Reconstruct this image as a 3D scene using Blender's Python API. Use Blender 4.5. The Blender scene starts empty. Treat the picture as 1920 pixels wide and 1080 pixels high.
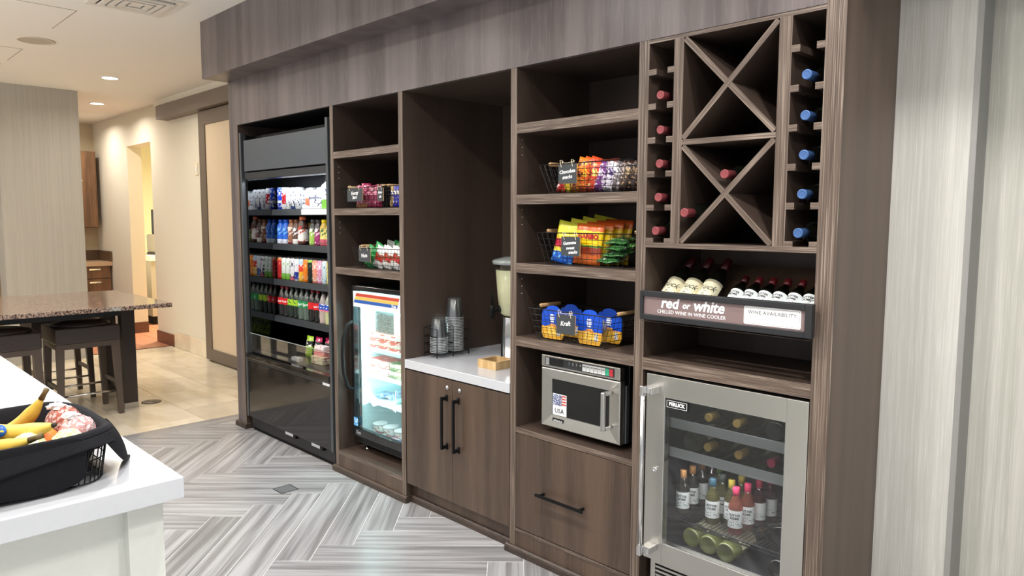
import bpy, math, random
from mathutils import Vector, Matrix
random.seed(7)
PI = math.pi
sc = bpy.context.scene
C = sc.collection

# ------------------------------------------------------------------ camera, world, lights, exposure
cd = bpy.data.cameras.new('camera'); cam = bpy.data.objects.new('camera', cd); C.objects.link(cam)
cd.sensor_width = 36.0; cd.lens = 1362.28 / 1920 * 36; cd.clip_start = 0.05; cd.clip_end = 60
fw = Vector((-0.70823136, 0.69968421, -0.09407626)); rt = Vector((0.70257923, 0.71159813, 0.00324557)); up = Vector((-0.06921536, 0.06379741, 0.9955597))
m = Matrix.Identity(4)
for i in range(3):
    m[i][0] = rt[i]; m[i][1] = up[i]; m[i][2] = -fw[i]
m.translation = Vector((4.42523, -2.22193, 1.49339))
cam.matrix_world = m
sc.camera = cam

w = bpy.data.worlds.new('world'); sc.world = w; w.use_nodes = True
w.node_tree.nodes['Background'].inputs[0].default_value = (0.95, 0.97, 1.0, 1)
w.node_tree.nodes['Background'].inputs[1].default_value = 0.50

def area(name, loc, size, power, col=(1, 0.95, 0.88), rot=(0, 0, 0), spread=PI, shape='DISK', size_y=None):
    l = bpy.data.lights.new(name, 'AREA'); l.shape = shape; l.size = size
    if size_y: l.size_y = size_y
    l.energy = power; l.color = col; l.spread = spread
    o = bpy.data.objects.new(name, l); o.location = loc; o.rotation_euler = rot; C.objects.link(o)
    return o
CZ = 2.81
WARM = (1.0, 0.93, 0.82); NEUT = (1.0, 0.97, 0.95)
for x in (-0.4, 0.8, 2.0, 3.2, 4.4):
    area('downlight_lamp', (x, -1.12, CZ - 0.02), 0.13, 13.5, NEUT, spread=2.6)
for x in (0.6, 2.6, 4.6):
    area('downlight_lamp', (x, -2.5, CZ - 0.02), 0.13, 13, NEUT, spread=2.6)
area('downlight_lamp', (3.9, -0.55, CZ - 0.02), 0.13, 11, NEUT, spread=2.6)  # extra unseen lamp, added to brighten the right-hand end
for x, y in ((-3.23, 0.0), (-5.03, 0.375), (-2.2, -1.2), (-3.3, -2.2), (-5.6, -0.8), (-6.2, 0.4), (-1.2, -2.6)):
    area('downlight_lamp', (x, y, CZ - 0.02), 0.13, 9.5, WARM, spread=2.8)
for x, pw in ((-3.2, 60), (-0.8, 50), (1.8, 22), (4.5, 22)):
    area('ceiling_fill_light', (x, -3.9, 1.9), 0.9, pw, (1, 0.95, 0.88), rot=(PI, 0, 0))  # unseen fill lights, added out of view to brighten the ceiling
area('kitchen_lamp', (-5.9, 2.2, 2.5), 0.8, 120, (1.0, 0.92, 0.70))

vs = sc.view_settings
sc.display_settings.display_device = 'sRGB'
vs.view_transform = 'Standard'; vs.look = 'None'; vs.gamma = 1.0; vs.use_curve_mapping = False
vs.exposure = 0.42

# ------------------------------------------------------------------ materials
def lin(c):
    return tuple((v / 12.92 if v <= 0.04045 else ((v + 0.055) / 1.055) ** 2.4) for v in (x / 255 for x in c[:3])) + (1,)
MC = {}
def newmat(name):
    mt = bpy.data.materials.new(name); mt.use_nodes = True
    nt = mt.node_tree; return mt, nt, nt.nodes, nt.links, nt.nodes['Principled BSDF']
def mat(name, col, rough=0.5, metal=0.0, emit=None, es=0.0, bump=0.0, bscale=80, var=0.0, coat=0.0, spec=0.5):
    if name in MC: return MC[name]
    mt, nt, N, L, b = newmat(name)
    b.inputs['Base Color'].default_value = lin(col); b.inputs['Roughness'].default_value = rough; b.inputs['Metallic'].default_value = metal
    b.inputs['Coat Weight'].default_value = coat; b.inputs['Specular IOR Level'].default_value = spec
    if emit: b.inputs['Emission Color'].default_value = lin(emit); b.inputs['Emission Strength'].default_value = es
    tc = N.new('ShaderNodeTexCoord'); nz = N.new('ShaderNodeTexNoise'); nz.inputs['Scale'].default_value = bscale; nz.inputs['Detail'].default_value = 3
    L.new(tc.outputs['Object'], nz.inputs['Vector'])
    mx = N.new('ShaderNodeMixRGB'); mx.blend_type = 'MULTIPLY'; mx.inputs[0].default_value = 1
    rp = N.new('ShaderNodeMapRange'); rp.inputs[3].default_value = 1 - max(var, 0.03); rp.inputs[4].default_value = 1 + max(var, 0.03)
    L.new(nz.outputs[0], rp.inputs[0]); mx.inputs[1].default_value = lin(col); L.new(rp.outputs[0], mx.inputs[2]); L.new(mx.outputs[0], b.inputs['Base Color'])
    if bump:
        bp = N.new('ShaderNodeBump'); bp.inputs['Strength'].default_value = bump; bp.inputs['Distance'].default_value = 0.004
        L.new(nz.outputs[0], bp.inputs['Height']); L.new(bp.outputs[0], b.inputs['Normal'])
    MC[name] = mt; return mt
def wood(name, c1, c2, c3, fine, band, rough=0.42, coord='pos', fstr=0.5, bump=0.0):
    """c1 dark, c2 mid, c3 light streak; fine / band are per-axis noise scales"""
    if name in MC: return MC[name]
    mt, nt, N, L, b = newmat(name)
    if coord == 'pos': src = N.new('ShaderNodeNewGeometry').outputs['Position']
    else: src = N.new('ShaderNodeTexCoord').outputs['Object']
    def nz(scale, det, off=0):
        mp = N.new('ShaderNodeMapping'); mp.inputs['Scale'].default_value = scale; L.new(src, mp.inputs['Vector'])
        if coord != 'pos':
            oi = N.new('ShaderNodeObjectInfo'); cb = N.new('ShaderNodeMath'); cb.operation = 'MULTIPLY'; cb.inputs[1].default_value = 57.0 + off
            L.new(oi.outputs['Random'], cb.inputs[0]); L.new(cb.outputs[0], mp.inputs['Location'])
        n = N.new('ShaderNodeTexNoise'); n.inputs['Scale'].default_value = 1; n.inputs['Detail'].default_value = det; L.new(mp.outputs[0], n.inputs['Vector']); return n
    a = nz(band, 2); f = nz(fine, 4, 3)
    r1 = N.new('ShaderNodeValToRGB'); r1.color_ramp.elements[0].position = 0.36; r1.color_ramp.elements[1].position = 0.64
    r1.color_ramp.elements[0].color = lin(c1); r1.color_ramp.elements[1].color = lin(c2); L.new(a.outputs[0], r1.inputs[0])
    r2 = N.new('ShaderNodeMapRange'); r2.inputs[1].default_value = 0.50; r2.inputs[2].default_value = 0.68; L.new(f.outputs[0], r2.inputs[0])
    mm = N.new('ShaderNodeMath'); mm.operation = 'MULTIPLY'; mm.inputs[1].default_value = fstr; L.new(r2.outputs[0], mm.inputs[0])
    mx = N.new('ShaderNodeMixRGB'); L.new(mm.outputs[0], mx.inputs[0]); L.new(r1.outputs[0], mx.inputs[1]); mx.inputs[2].default_value = lin(c3)
    out = mx.outputs[0]
    if coord != 'pos':
        oi = N.new('ShaderNodeObjectInfo'); mr = N.new('ShaderNodeMapRange'); mr.inputs[3].default_value = 0.88; mr.inputs[4].default_value = 1.1; L.new(oi.outputs['Random'], mr.inputs[0])
        m2 = N.new('ShaderNodeMixRGB'); m2.blend_type = 'MULTIPLY'; m2.inputs[0].default_value = 1; L.new(out, m2.inputs[1]); L.new(mr.outputs[0], m2.inputs[2]); out = m2.outputs[0]
    L.new(out, b.inputs['Base Color']); b.inputs['Roughness'].default_value = rough
    if bump:
        bp = N.new('ShaderNodeBump'); bp.inputs['Strength'].default_value = bump; bp.inputs['Distance'].default_value = 0.002; L.new(f.outputs[0], bp.inputs['Height']); L.new(bp.outputs[0], b.inputs['Normal'])
    MC[name] = mt; return mt
def glassy(name, tint=(1, 1, 1), refl=0.12, rough=0.02, haze=0.0, hazecol=(200, 200, 200)):
    """see-through sheet: tinted transparency with a Fresnel mirror and a little haze"""
    if name in MC: return MC[name]
    mt, nt, N, L, b = newmat(name); N.remove(b); out = N['Material Output']
    t = N.new('ShaderNodeBsdfTransparent'); t.inputs[0].default_value = tint + (1,) if len(tint) == 3 else tint
    g = N.new('ShaderNodeBsdfGlossy'); g.inputs['Roughness'].default_value = rough
    fr = N.new('ShaderNodeLayerWeight'); fr.inputs[0].default_value = 0.25
    mr = N.new('ShaderNodeMapRange'); mr.inputs[3].default_value = refl; mr.inputs[4].default_value = 0.5; L.new(fr.outputs['Fresnel'], mr.inputs[0])
    mx = N.new('ShaderNodeMixShader'); L.new(mr.outputs[0], mx.inputs[0]); L.new(t.outputs[0], mx.inputs[1]); L.new(g.outputs[0], mx.inputs[2])
    last = mx
    if haze:
        d = N.new('ShaderNodeBsdfDiffuse'); d.inputs[0].default_value = lin(hazecol); m2 = N.new('ShaderNodeMixShader'); m2.inputs[0].default_value = haze
        L.new(mx.outputs[0], m2.inputs[1]); L.new(d.outputs[0], m2.inputs[2]); last = m2
    L.new(last.outputs[0], out.inputs[0]); MC[name] = mt; return mt
def zones(name, zs, ink=None, isc=(60, 60, 160), ithr=0.58, iz=(0.2, 0.8), rough=0.35, metal=0.0, axis='Z', soft=0.0, coat=0.0):
    """printed pack: colour bands along the thing's own height, with printed marks in a band"""
    if name in MC: return MC[name]
    mt, nt, N, L, b = newmat(name)
    tc = N.new('ShaderNodeTexCoord'); sp = N.new('ShaderNodeSeparateXYZ'); L.new(tc.outputs['Generated'], sp.inputs[0])
    n0 = N.new('ShaderNodeTexNoise'); n0.inputs['Scale'].default_value = 5; L.new(tc.outputs['Generated'], n0.inputs['Vector'])
    ad = N.new('ShaderNodeMath'); ad.operation = 'MULTIPLY_ADD'; ad.inputs[1].default_value = soft; L.new(n0.outputs[0], ad.inputs[0]); L.new(sp.outputs[axis], ad.inputs[2])
    sb = N.new('ShaderNodeMath'); sb.operation = 'SUBTRACT'; sb.inputs[1].default_value = soft * 0.5; L.new(ad.outputs[0], sb.inputs[0])
    rp = N.new('ShaderNodeValToRGB'); cr = rp.color_ramp; cr.interpolation = 'CONSTANT'
    cr.elements[0].position = 0; cr.elements[0].color = lin(zs[0][1]); cr.elements[1].position = zs[1][0] if len(zs) > 1 else 1; cr.elements[1].color = lin(zs[min(1, len(zs) - 1)][1])
    for p, c in zs[2:]:
        e = cr.elements.new(p); e.color = lin(c)
    L.new(sb.outputs[0], rp.inputs[0]); out = rp.outputs[0]
    if ink:
        mp = N.new('ShaderNodeMapping'); mp.inputs['Scale'].default_value = isc; L.new(tc.outputs['Object'], mp.inputs['Vector'])
        nn = N.new('ShaderNodeTexNoise'); nn.inputs['Scale'].default_value = 1; nn.inputs['Detail'].default_value = 1; L.new(mp.outputs[0], nn.inputs['Vector'])
        gt = N.new('ShaderNodeMath'); gt.operation = 'GREATER_THAN'; gt.inputs[1].default_value = ithr; L.new(nn.outputs[0], gt.inputs[0])
        a1 = N.new('ShaderNodeMath'); a1.operation = 'GREATER_THAN'; a1.inputs[1].default_value = iz[0]; L.new(sp.outputs['Z'], a1.inputs[0])
        a2 = N.new('ShaderNodeMath'); a2.operation = 'LESS_THAN'; a2.inputs[1].default_value = iz[1]; L.new(sp.outputs['Z'], a2.inputs[0])
        m1 = N.new('ShaderNodeMath'); m1.operation = 'MULTIPLY'; L.new(a1.outputs[0], m1.inputs[0]); L.new(a2.outputs[0], m1.inputs[1])
        m2 = N.new('ShaderNodeMath'); m2.operation = 'MULTIPLY'; L.new(m1.outputs[0], m2.inputs[0]); L.new(gt.outputs[0], m2.inputs[1])
        mx = N.new('ShaderNodeMixRGB'); L.new(m2.outputs[0], mx.inputs[0]); L.new(out, mx.inputs[1]); mx.inputs[2].default_value = lin(ink); out = mx.outputs[0]
    L.new(out, b.inputs['Base Color']); b.inputs['Roughness'].default_value = rough; b.inputs['Metallic'].default_value = metal; b.inputs['Coat Weight'].default_value = coat
    MC[name] = mt; return mt

FACE = wood('laminate_face', (64, 50, 41), (92, 74, 61), (108, 90, 75), (170, 170, 5), (7, 7, 0.15), 0.36, fstr=0.35)
FASC = wood('laminate_fascia', (84, 76, 76), (112, 103, 102), (124, 114, 112), (110, 110, 9), (9, 9, 0.12), 0.34, fstr=0.35)  # greyer than the face laminate: glancing reflection put into the colour
INNER = wood('laminate_inner', (62, 50, 43), (74, 61, 53), (84, 70, 60), (150, 150, 6), (6, 6, 0.2), 0.45, fstr=0.3)
EDGEH = wood('laminate_edge_level', (74, 60, 51), (102, 87, 76), (170, 154, 139), (5, 5, 420), (1.5, 1.5, 60), 0.4, fstr=0.75)  # grain streaks paler than the face: light on the front edges painted in
EDGEV = wood('laminate_edge_upright', (74, 60, 51), (102, 87, 76), (170, 154, 139), (330, 330, 2.5), (60, 60, 0.8), 0.4, fstr=0.75)  # same paler tone, light on the upright edges put into the colour
BASEM = wood('base_moulding_wood', (50, 40, 34), (66, 54, 46), (88, 74, 64), (30, 30, 200), (3, 3, 10), 0.4)
BLK = mat('black_metal', (16, 16, 17), 0.35)
BLKG = mat('gloss_black', (18, 18, 20), 0.12, coat=0.3)
BLKM = mat('matt_black', (10, 10, 11), 0.6, spec=0.25)
GREY = mat('grey_metal', (92, 96, 99), 0.35, 0.6)
WHITE = mat('white_plastic', (235, 236, 236), 0.4)
QUARTZ = mat('white_quartz', (200, 203, 208), 0.14, var=0.03, bscale=60, coat=0.2)
PAINT = mat('white_paint', (214, 216, 210), 0.4)
STEEL = None
def steel(name, col, rough, sc_):
    mt, nt, N, L, b = newmat(name); b.inputs['Metallic'].default_value = 1.0
    tc = N.new('ShaderNodeTexCoord'); mp = N.new('ShaderNodeMapping'); mp.inputs['Scale'].default_value = sc_; L.new(tc.outputs['Object'], mp.inputs['Vector'])
    n = N.new('ShaderNodeTexNoise'); n.inputs['Scale'].default_value = 1; n.inputs['Detail'].default_value = 3; L.new(mp.outputs[0], n.inputs['Vector'])
    r = N.new('ShaderNodeMapRange'); r.inputs[3].default_value = rough - 0.06; r.inputs[4].default_value = rough + 0.1; L.new(n.outputs[0], r.inputs[0]); L.new(r.outputs[0], b.inputs['Roughness'])
    b.inputs['Base Color'].default_value = lin(col); MC[name] = mt; return mt
STEEL = steel('brushed_steel', (196, 194, 188), 0.34, (4, 4, 300))
CHROME = steel('polished_steel', (220, 220, 220), 0.16, (10, 10, 10))
WIRE = mat('black_wire', (14, 14, 14), 0.4, 0.3)
DOWEL = mat('pale_wood', (196, 158, 112), 0.5, var=0.12)
SLATE = mat('chalkboard', (58, 62, 65), 0.7)
CHALK = mat('chalk_white', (245, 245, 245), 0.8)
STRING = mat('cream_string', (232, 220, 190), 0.8)

# ------------------------------------------------------------------ mesh building
class MB:
    def __init__(s): s.v = []; s.f = []; s.sm = []; s.mi = []; s.cur = 0
    def add(s, vs_, fs, smooth=False, M=None):
        o = len(s.v)
        for v in vs_:
            v = Vector(v); s.v.append(M @ v if M else v)
        for f in fs: s.f.append(tuple(i + o for i in f)); s.sm.append(smooth); s.mi.append(s.cur)
        return s
    def box(s, x0, x1, y0, y1, z0, z1, M=None):
        return s.add([(x, y, z) for z in (z0, z1) for y in (y0, y1) for x in (x0, x1)],
                     [(0, 2, 3, 1), (4, 5, 7, 6), (0, 1, 5, 4), (2, 6, 7, 3), (0, 4, 6, 2), (1, 3, 7, 5)], False, M)
    def tube(s, pts, r, n=6, closed=False, caps=True):
        pts = [Vector(p) for p in pts]; k = len(pts); vv = []; ref = None
        for i, p in enumerate(pts):
            a = pts[i - 1] if (i or closed) else p; b = pts[(i + 1) % k] if (i < k - 1 or closed) else p
            d = (b - a).normalized() if (b - a).length > 1e-9 else Vector((0, 0, 1))
            if ref is None: ref = Vector((0, 0, 1)) if abs(d.z) < 0.9 else Vector((1, 0, 0))
            u = (ref - d * ref.dot(d)).normalized(); v = d.cross(u); ref = u
            rr = r[i] if isinstance(r, (list, tuple)) else r
            vv += [p + (u * math.cos(2 * PI * j / n) + v * math.sin(2 * PI * j / n)) * rr for j in range(n)]
        ff = []
        for i in range(k if closed else k - 1):
            i2 = (i + 1) % k
            ff += [(i * n + j, i * n + (j + 1) % n, i2 * n + (j + 1) % n, i2 * n + j) for j in range(n)]
        if caps and not closed: ff += [tuple(range(n - 1, -1, -1)), tuple(range((k - 1) * n, k * n))]
        return s.add(vv, ff, n > 5)
    def lathe(s, prof, n=16, M=None, caps=(True, True), a0=0, a1=2 * PI):
        full = abs(a1 - a0 - 2 * PI) < 1e-6; cols = n if full else n + 1
        vv = [(r * math.cos(a0 + (a1 - a0) * j / n), r * math.sin(a0 + (a1 - a0) * j / n), z) for r, z in prof for j in range(cols)]
        ff = []
        for i in range(len(prof) - 1):
            for j in range(n):
                j2 = (j + 1) % cols if full else j + 1
                ff.append((i * cols + j, i * cols + j2, (i + 1) * cols + j2, (i + 1) * cols + j))
        s.add(vv, ff, True, M)
        o = len(s.v) - len(vv)
        if full:
            if caps[0] and prof[0][0] > 1e-6: s.f.append(tuple(o + j for j in range(n - 1, -1, -1))); s.sm.append(False); s.mi.append(s.cur)
            if caps[1] and prof[-1][0] > 1e-6: s.f.append(tuple(o + (len(prof) - 1) * n + j for j in range(n))); s.sm.append(False); s.mi.append(s.cur)
        return s
    def prism(s, poly, z0, z1, M=None):
        n = len(poly); vv = [(x, y, z0) for x, y in poly] + [(x, y, z1) for x, y in poly]
        return s.add(vv, [tuple(range(n - 1, -1, -1)), tuple(range(n, 2 * n))] + [(i, (i + 1) % n, n + (i + 1) % n, n + i) for i in range(n)], False, M)
    def frame(s, x0, x1, z0, z1, y0, y1, l, r, b, t):
        """four-sided frame in the xz plane"""
        s.box(x0, x0 + l, y0, y1, z0, z1); s.box(x1 - r, x1, y0, y1, z0, z1); s.box(x0 + l, x1 - r, y0, y1, z0, z0 + b); s.box(x0 + l, x1 - r, y0, y1, z1 - t, z1); return s
WL = {}
def obj(name, mb, mt, parent=None, kind=None, bev=0.0, label=None):
    org = WL.get(parent.name, Vector()) if parent else Vector()
    me = bpy.data.meshes.new(name); me.from_pydata([tuple(v - org) for v in mb.v], [], mb.f)
    for p, sm, mi in zip(me.polygons, mb.sm, mb.mi): p.use_smooth = sm; p.material_index = mi
    for q in (mt if isinstance(mt, (list, tuple)) else [mt]): me.materials.append(q)
    me.update(); o = bpy.data.objects.new(name, me); C.objects.link(o)
    if parent: o.parent = parent
    WL[o.name] = org
    if kind: o['kind'] = kind
    if label: o['label'] = label
    if bev:
        b = o.modifiers.new('bevel', 'BEVEL'); b.width = bev; b.segments = 2; b.limit_method = 'ANGLE'; b.angle_limit = 0.7
    return o
def tag(o, label, cat, group=None):
    o['label'] = label; o['category'] = cat
    if group: o['group'] = group
    return o
def thing(name, label, cat, loc=(0, 0, 0), group=None):
    o = bpy.data.objects.new(name, None); o.empty_display_size = 0.05; o.location = loc; C.objects.link(o); WL[o.name] = Vector(loc)
    return tag(o, label, cat, group)
def struct(name, mb, mt, parent=None, bev=0):
    return obj(name, mb, mt, parent, None if parent else 'structure', bev)
def B(*a): return MB().box(*a)
KIDS = {}
def kids(o): return [c for c in KIDS_ALL.get(o.name, [])]
KIDS_ALL = {}
def copy_tree(o, M, label=None, group=None, mats=None, chmap=None):
    """copy of a thing with its parts; mats: {part name: material} overrides"""
    def rec(a, par):
        c = a.copy(); C.objects.link(c)
        if par: c.parent = par
        st = a.name.split('.')[0]
        if mats and st in mats:
            for sl in c.material_slots[:1]: sl.link = 'OBJECT'; sl.material = mats[st]
        for ch in chmap[a.name]: rec(ch, c)
        return c
    chmap = chmap or build_chmap(o)
    c = rec(o, None); c.matrix_world = M
    if label: c['label'] = label
    if group: c['group'] = group
    return c
def build_chmap(o):
    mp = {}
    allo = [x for x in bpy.data.objects if x.parent]
    def r(a):
        mp[a.name] = [x for x in allo if x.parent == a]
        for x in mp[a.name]: r(x)
    r(o); return mp
def T(x, y, z, rz=0, rx=0, ry=0):
    return Matrix.Translation((x, y, z)) @ Matrix.Rotation(rz, 4, 'Z') @ Matrix.Rotation(ry, 4, 'Y') @ Matrix.Rotation(rx, 4, 'X')
class Proto:
    """first use moves the original, later uses copy it"""
    def __init__(s, root): s.root = root; s.ch = build_chmap(root); s.used = False
    def put(s, M, label, group=None, mats=None):
        if not s.used:
            s.used = True; o = s.root; o.matrix_world = M; o['label'] = label
            s.src_mats = {}
            if group: o['group'] = group
            if mats:
                def r(a):
                    st = a.name.split('.')[0]
                    if st in mats and a.material_slots: a.material_slots[0].link = 'OBJECT'; a.material_slots[0].material = mats[st]
                    for x in s.ch[a.name]: r(x)
                r(o)
            return o
        c = copy_tree(s.root, M, label, group, mats, s.ch)
        if not group and 'group' in c: del c['group']
        return c
FRONT = Matrix.Rotation(PI / 2, 4, 'X')            # text lying in xy -> standing in xz, facing -y
def text(name, s, size, M, mt, parent=None, bold=0.0, shear=0.0, align='CENTER', ext=0.0004, bend=None, spacing=1.0, kind=None):
    cu = bpy.data.curves.new(name, 'FONT'); cu.body = s; cu.size = size; cu.offset = bold; cu.shear = shear; cu.align_x = align; cu.align_y = 'CENTER'; cu.extrude = ext; cu.resolution_u = 2; cu.space_character = spacing
    to = bpy.data.objects.new(name, cu); C.objects.link(to)
    dg = bpy.context.evaluated_depsgraph_get(); me = bpy.data.meshes.new_from_object(to.evaluated_get(dg))
    C.objects.unlink(to); bpy.data.objects.remove(to)
    if bend:
        R = bend
        for v in me.vertices:
            a = v.co.x / R; x, y, z = v.co; v.co = (math.sin(a) * (R + z), -math.cos(a) * (R + z), y)
        me.transform(M)
    else: me.transform(M @ FRONT)
    org = WL.get(parent.name, Vector()) if parent else Vector()
    me.transform(Matrix.Translation(-org)); me.materials.clear(); me.materials.append(mt)
    o = bpy.data.objects.new(name, me); C.objects.link(o)
    if parent: o.parent = parent
    WL[o.name] = org
    return o

# ------------------------------------------------------------------ plan (metres, cabinet front at y = 0)
A1, A2, B1, B2, D1, D2, E1, E2, F1, F2, G1, G2 = -0.646, -0.515, 0.689, 0.723, 1.350, 1.387, 2.166, 2.203, 2.829, 2.872, 3.499, 3.5585
TOP, Z2, ZC, BK, DEP = 2.132, 2.434, 2.81, -0.178, 0.48
XW, YW, YH = -0.93, 0.447, 0.87       # floor change line, wallpaper wall, hall wall

# ------------------------------------------------------------------ structure: floor
GROUT = mat('pale_grout', (214, 214, 212), 0.8)
fl = struct('floor', B(XW, 6.2, -4.6, 1.2, -0.06, -0.0014), GROUT)
PL = wood('grey_wood_plank', (124, 123, 124), (166, 166, 168), (90, 88, 88), (2.4, 130, 3), (1.3, 30, 1), 0.28, 'obj', fstr=0.48)
def clip(poly, ax, val, keep_less):
    out = []
    for i in range(len(poly)):
        a, b = poly[i], poly[(i + 1) % len(poly)]
        ia = (a[ax] <= val) == keep_less; ib = (b[ax] <= val) == keep_less
        if ia: out.append(a)
        if ia != ib:
            t = (val - a[ax]) / (b[ax] - a[ax]); out.append((a[0] + t * (b[0] - a[0]), a[1] + t * (b[1] - a[1])))
    return out
W_, NP_ = 0.1566, 6
s2 = 1 / math.sqrt(2)
e1 = (s2, s2); e2 = (-s2, s2); O0 = (0.851, -0.147)
def P2(p, q): return (O0[0] + (p * e1[0] + q * e2[0]) * W_, O0[1] + (p * e1[1] + q * e2[1]) * W_)
X0B = -0.775
def plank(name, poly, center, ang, mt, parent, th=0.006, bevel=True):
    c, s_ = math.cos(-ang), math.sin(-ang)
    loc = [((x - center[0]) * c - (y - center[1]) * s_, (x - center[0]) * s_ + (y - center[1]) * c) for x, y in poly]
    cx = sum(p[0] for p in loc) / len(loc); cy = sum(p[1] for p in loc) / len(loc); n = len(loc)
    g = 0.0013
    def sh(p, d):
        vx, vy = p[0] - cx, p[1] - cy; l = math.hypot(vx, vy) or 1
        return (p[0] - math.copysign(min(d, abs(vx)), vx), p[1] - math.copysign(min(d, abs(vy)), vy))
    lo = [sh(p, g) for p in loc]; hi = [sh(p, g + 0.0012) for p in loc]
    vv = [(x, y, -th) for x, y in lo] + [(x, y, -0.0012) for x, y in lo] + [(x, y, 0) for x, y in hi]
    ff = [(i, (i + 1) % n, n + (i + 1) % n, n + i) for i in range(n)] + [(n + i, n + (i + 1) % n, 2 * n + (i + 1) % n, 2 * n + i) for i in range(n)] + [tuple(range(2 * n, 3 * n))]
    o = obj(name, MB().add(vv, ff), mt, parent); o.location = (center[0], center[1], 0); o.rotation_euler = (0, 0, ang); return o
RX0, RX1, RY0, RY1 = X0B, 5.2, -3.4, 0.72
def inside_any(poly):
    for ax, val, kl in ((0, RX0, False), (0, RX1, True), (1, RY0, False), (1, RY1, True)):
        if not poly: return poly
        poly = clip(poly, ax, val, kl)
    return poly
for p in range(-40, 60):
    for q in range(-60, 40):
        k = (p - q + NP_ - 1) % (2 * NP_)
        if k == 0: cor = [P2(p, q), P2(p + NP_, q), P2(p + NP_, q + 1), P2(p, q + 1)]; ang = PI / 4
        elif k == NP_: cor = [P2(p, q + 1), P2(p, q + 1 - NP_), P2(p + 1, q + 1 - NP_), P2(p + 1, q + 1)]; ang = -PI / 4
        else: continue
        ctr = (sum(c[0] for c in cor) / 4, sum(c[1] for c in cor) / 4)
        if not (RX0 - 1 < ctr[0] < RX1 + 1 and RY0 - 1 < ctr[1] < RY1 + 1): continue
        if ctr[0] > 3.2 and ctr[1] < -1.4: continue
        if ctr[1] < -2.4: continue
        if ctr[1] > 0.6 and ctr[0] < 3.5: continue
        if ctr[0] < 2.6 and ctr[1] < -2.1: continue
        pc = inside_any(cor)
        if len(pc) < 3: continue
        ar = abs(sum(pc[i][0] * pc[(i + 1) % len(pc)][1] - pc[(i + 1) % len(pc)][0] * pc[i][1] for i in range(len(pc)))) / 2
        if ar < 0.0006: continue
        plank('plank', pc, ctr, ang, PL, fl)
y = -2.6
while y < 0.9:
    plank('border_plank', [(XW + 0.002, y), (X0B - 0.002, y), (X0B - 0.002, y + 0.93), (XW + 0.002, y + 0.93)], ((XW + X0B) / 2, y + 0.465), PI / 2, PL, fl); y += 0.9396
fl2 = struct('floor_hall', B(-9, XW - 0.002, -4.6, 2.8, -0.06, -0.004), mat('beige_grout', (176, 154, 124), 0.8))
TILE = wood('beige_stone_tile', (214, 200, 174), (232, 220, 198), (192, 172, 140), (3, 9, 3), (2, 3, 2), 0.22, 'obj', fstr=0.35)
row = 0; y = -2.862
while y < 0.8:
    x = -4.42 - (row % 2) * 0.305; 
    while x < XW:
        a, b_ = max(x, -4.42), min(x + 0.61, XW - 0.004)
        if b_ - a > 0.03 and a > -4.9:
            pl = [(a, y), (b_, y), (b_, min(y + 0.456, YH)), (a, min(y + 0.456, YH))]
            plank('floor_tile', pl, ((a + b_) / 2, y + 0.228), 0, TILE, fl2)
        x += 0.61
    row += 1; y += 0.456
RED = mat('terracotta', (172, 112, 84), 0.45, var=0.12, bscale=6)
x = -8.6
while x < -4.5:
    y = -0.3
    while y < 2.6:
        plank('terracotta_tile', [(x, y), (x + 0.3, y), (x + 0.3, y + 0.3), (x, y + 0.3)], (x + 0.15, y + 0.15), 0, RED, fl2); y += 0.302
    x += 0.302

# ceiling and walls
CEIL = mat('ceiling_paint', (238, 234, 226), 0.85)
struct('ceiling', B(-9.2, 6.4, -4.8, 3.0, ZC, ZC + 0.08), CEIL)
HALLW = mat('hall_wall_paint', (222, 214, 196), 0.8, bump=0.05)
mb = MB(); mb.box(-4.83, -0.75, YH, YH + 0.12, 0, ZC); mb.box(-5.69, -4.83, YH, YH + 0.17, 2.40, ZC); mb.box(-7.2, -5.69, YH, YH + 0.17, 0, ZC)
struct('wall_hall', mb, HALLW)
struct('wall_end', B(-7.3, -7.1, -4.6, YH, 0, ZC), mat('end_wall_paint', (196, 180, 150), 0.8))
struct('wall_kitchen', MB().box(-9, -3.2, 3.4, 3.5, 0, ZC).box(-9, -8.9, YH, 3.4, 0, ZC).box(-3.3, -3.2, YH, 3.4, 0, ZC), mat('kitchen_wall_paint', (248, 238, 200), 0.8))
def wallpaper(name, c1, c2, c3):
    return wood(name, c1, c2, c3, (260, 260, 5), (40, 40, 0.7), 0.75, fstr=0.5, bump=0.35)
WP1 = wallpaper('wallpaper_cream', (200, 198, 190), (212, 210, 203), (230, 229, 223))
WP2 = wallpaper('wallpaper_grey', (172, 167, 158), (179, 174, 165), (188, 184, 176))
XWC = 3.80
struct('wall_right', B(G2 - 0.01, XWC, YW, YW + 0.12, 0, ZC), WP1)
struct('wall_side', B(XWC - 0.10, 6.2, YW + 0.121, YW + 0.24, 0, ZC), wallpaper('wallpaper_sage', (186, 185, 174), (202, 200, 190), (220, 217, 208)))
g = MB().box(XWC - 0.016, XWC + 0.002, YW - 0.002, YW, 0, 2.7).box(XWC, XWC + 0.002, YW, YW + 0.119, 0, 2.7)
struct('trim_1', g, glassy('corner_guard_plastic', (0.97, 0.97, 0.97), 0.02, 0.3, 0.35, (206, 205, 202)))
struct('wall_pillar', B(-4.55, -4.25, -0.735, -0.02, 0, ZC), WP2)
struct('wall_back', B(-0.75, G2, 0.86, 0.98, 0, ZC), mat('hidden_wall', (120, 110, 100), 0.9))
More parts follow.
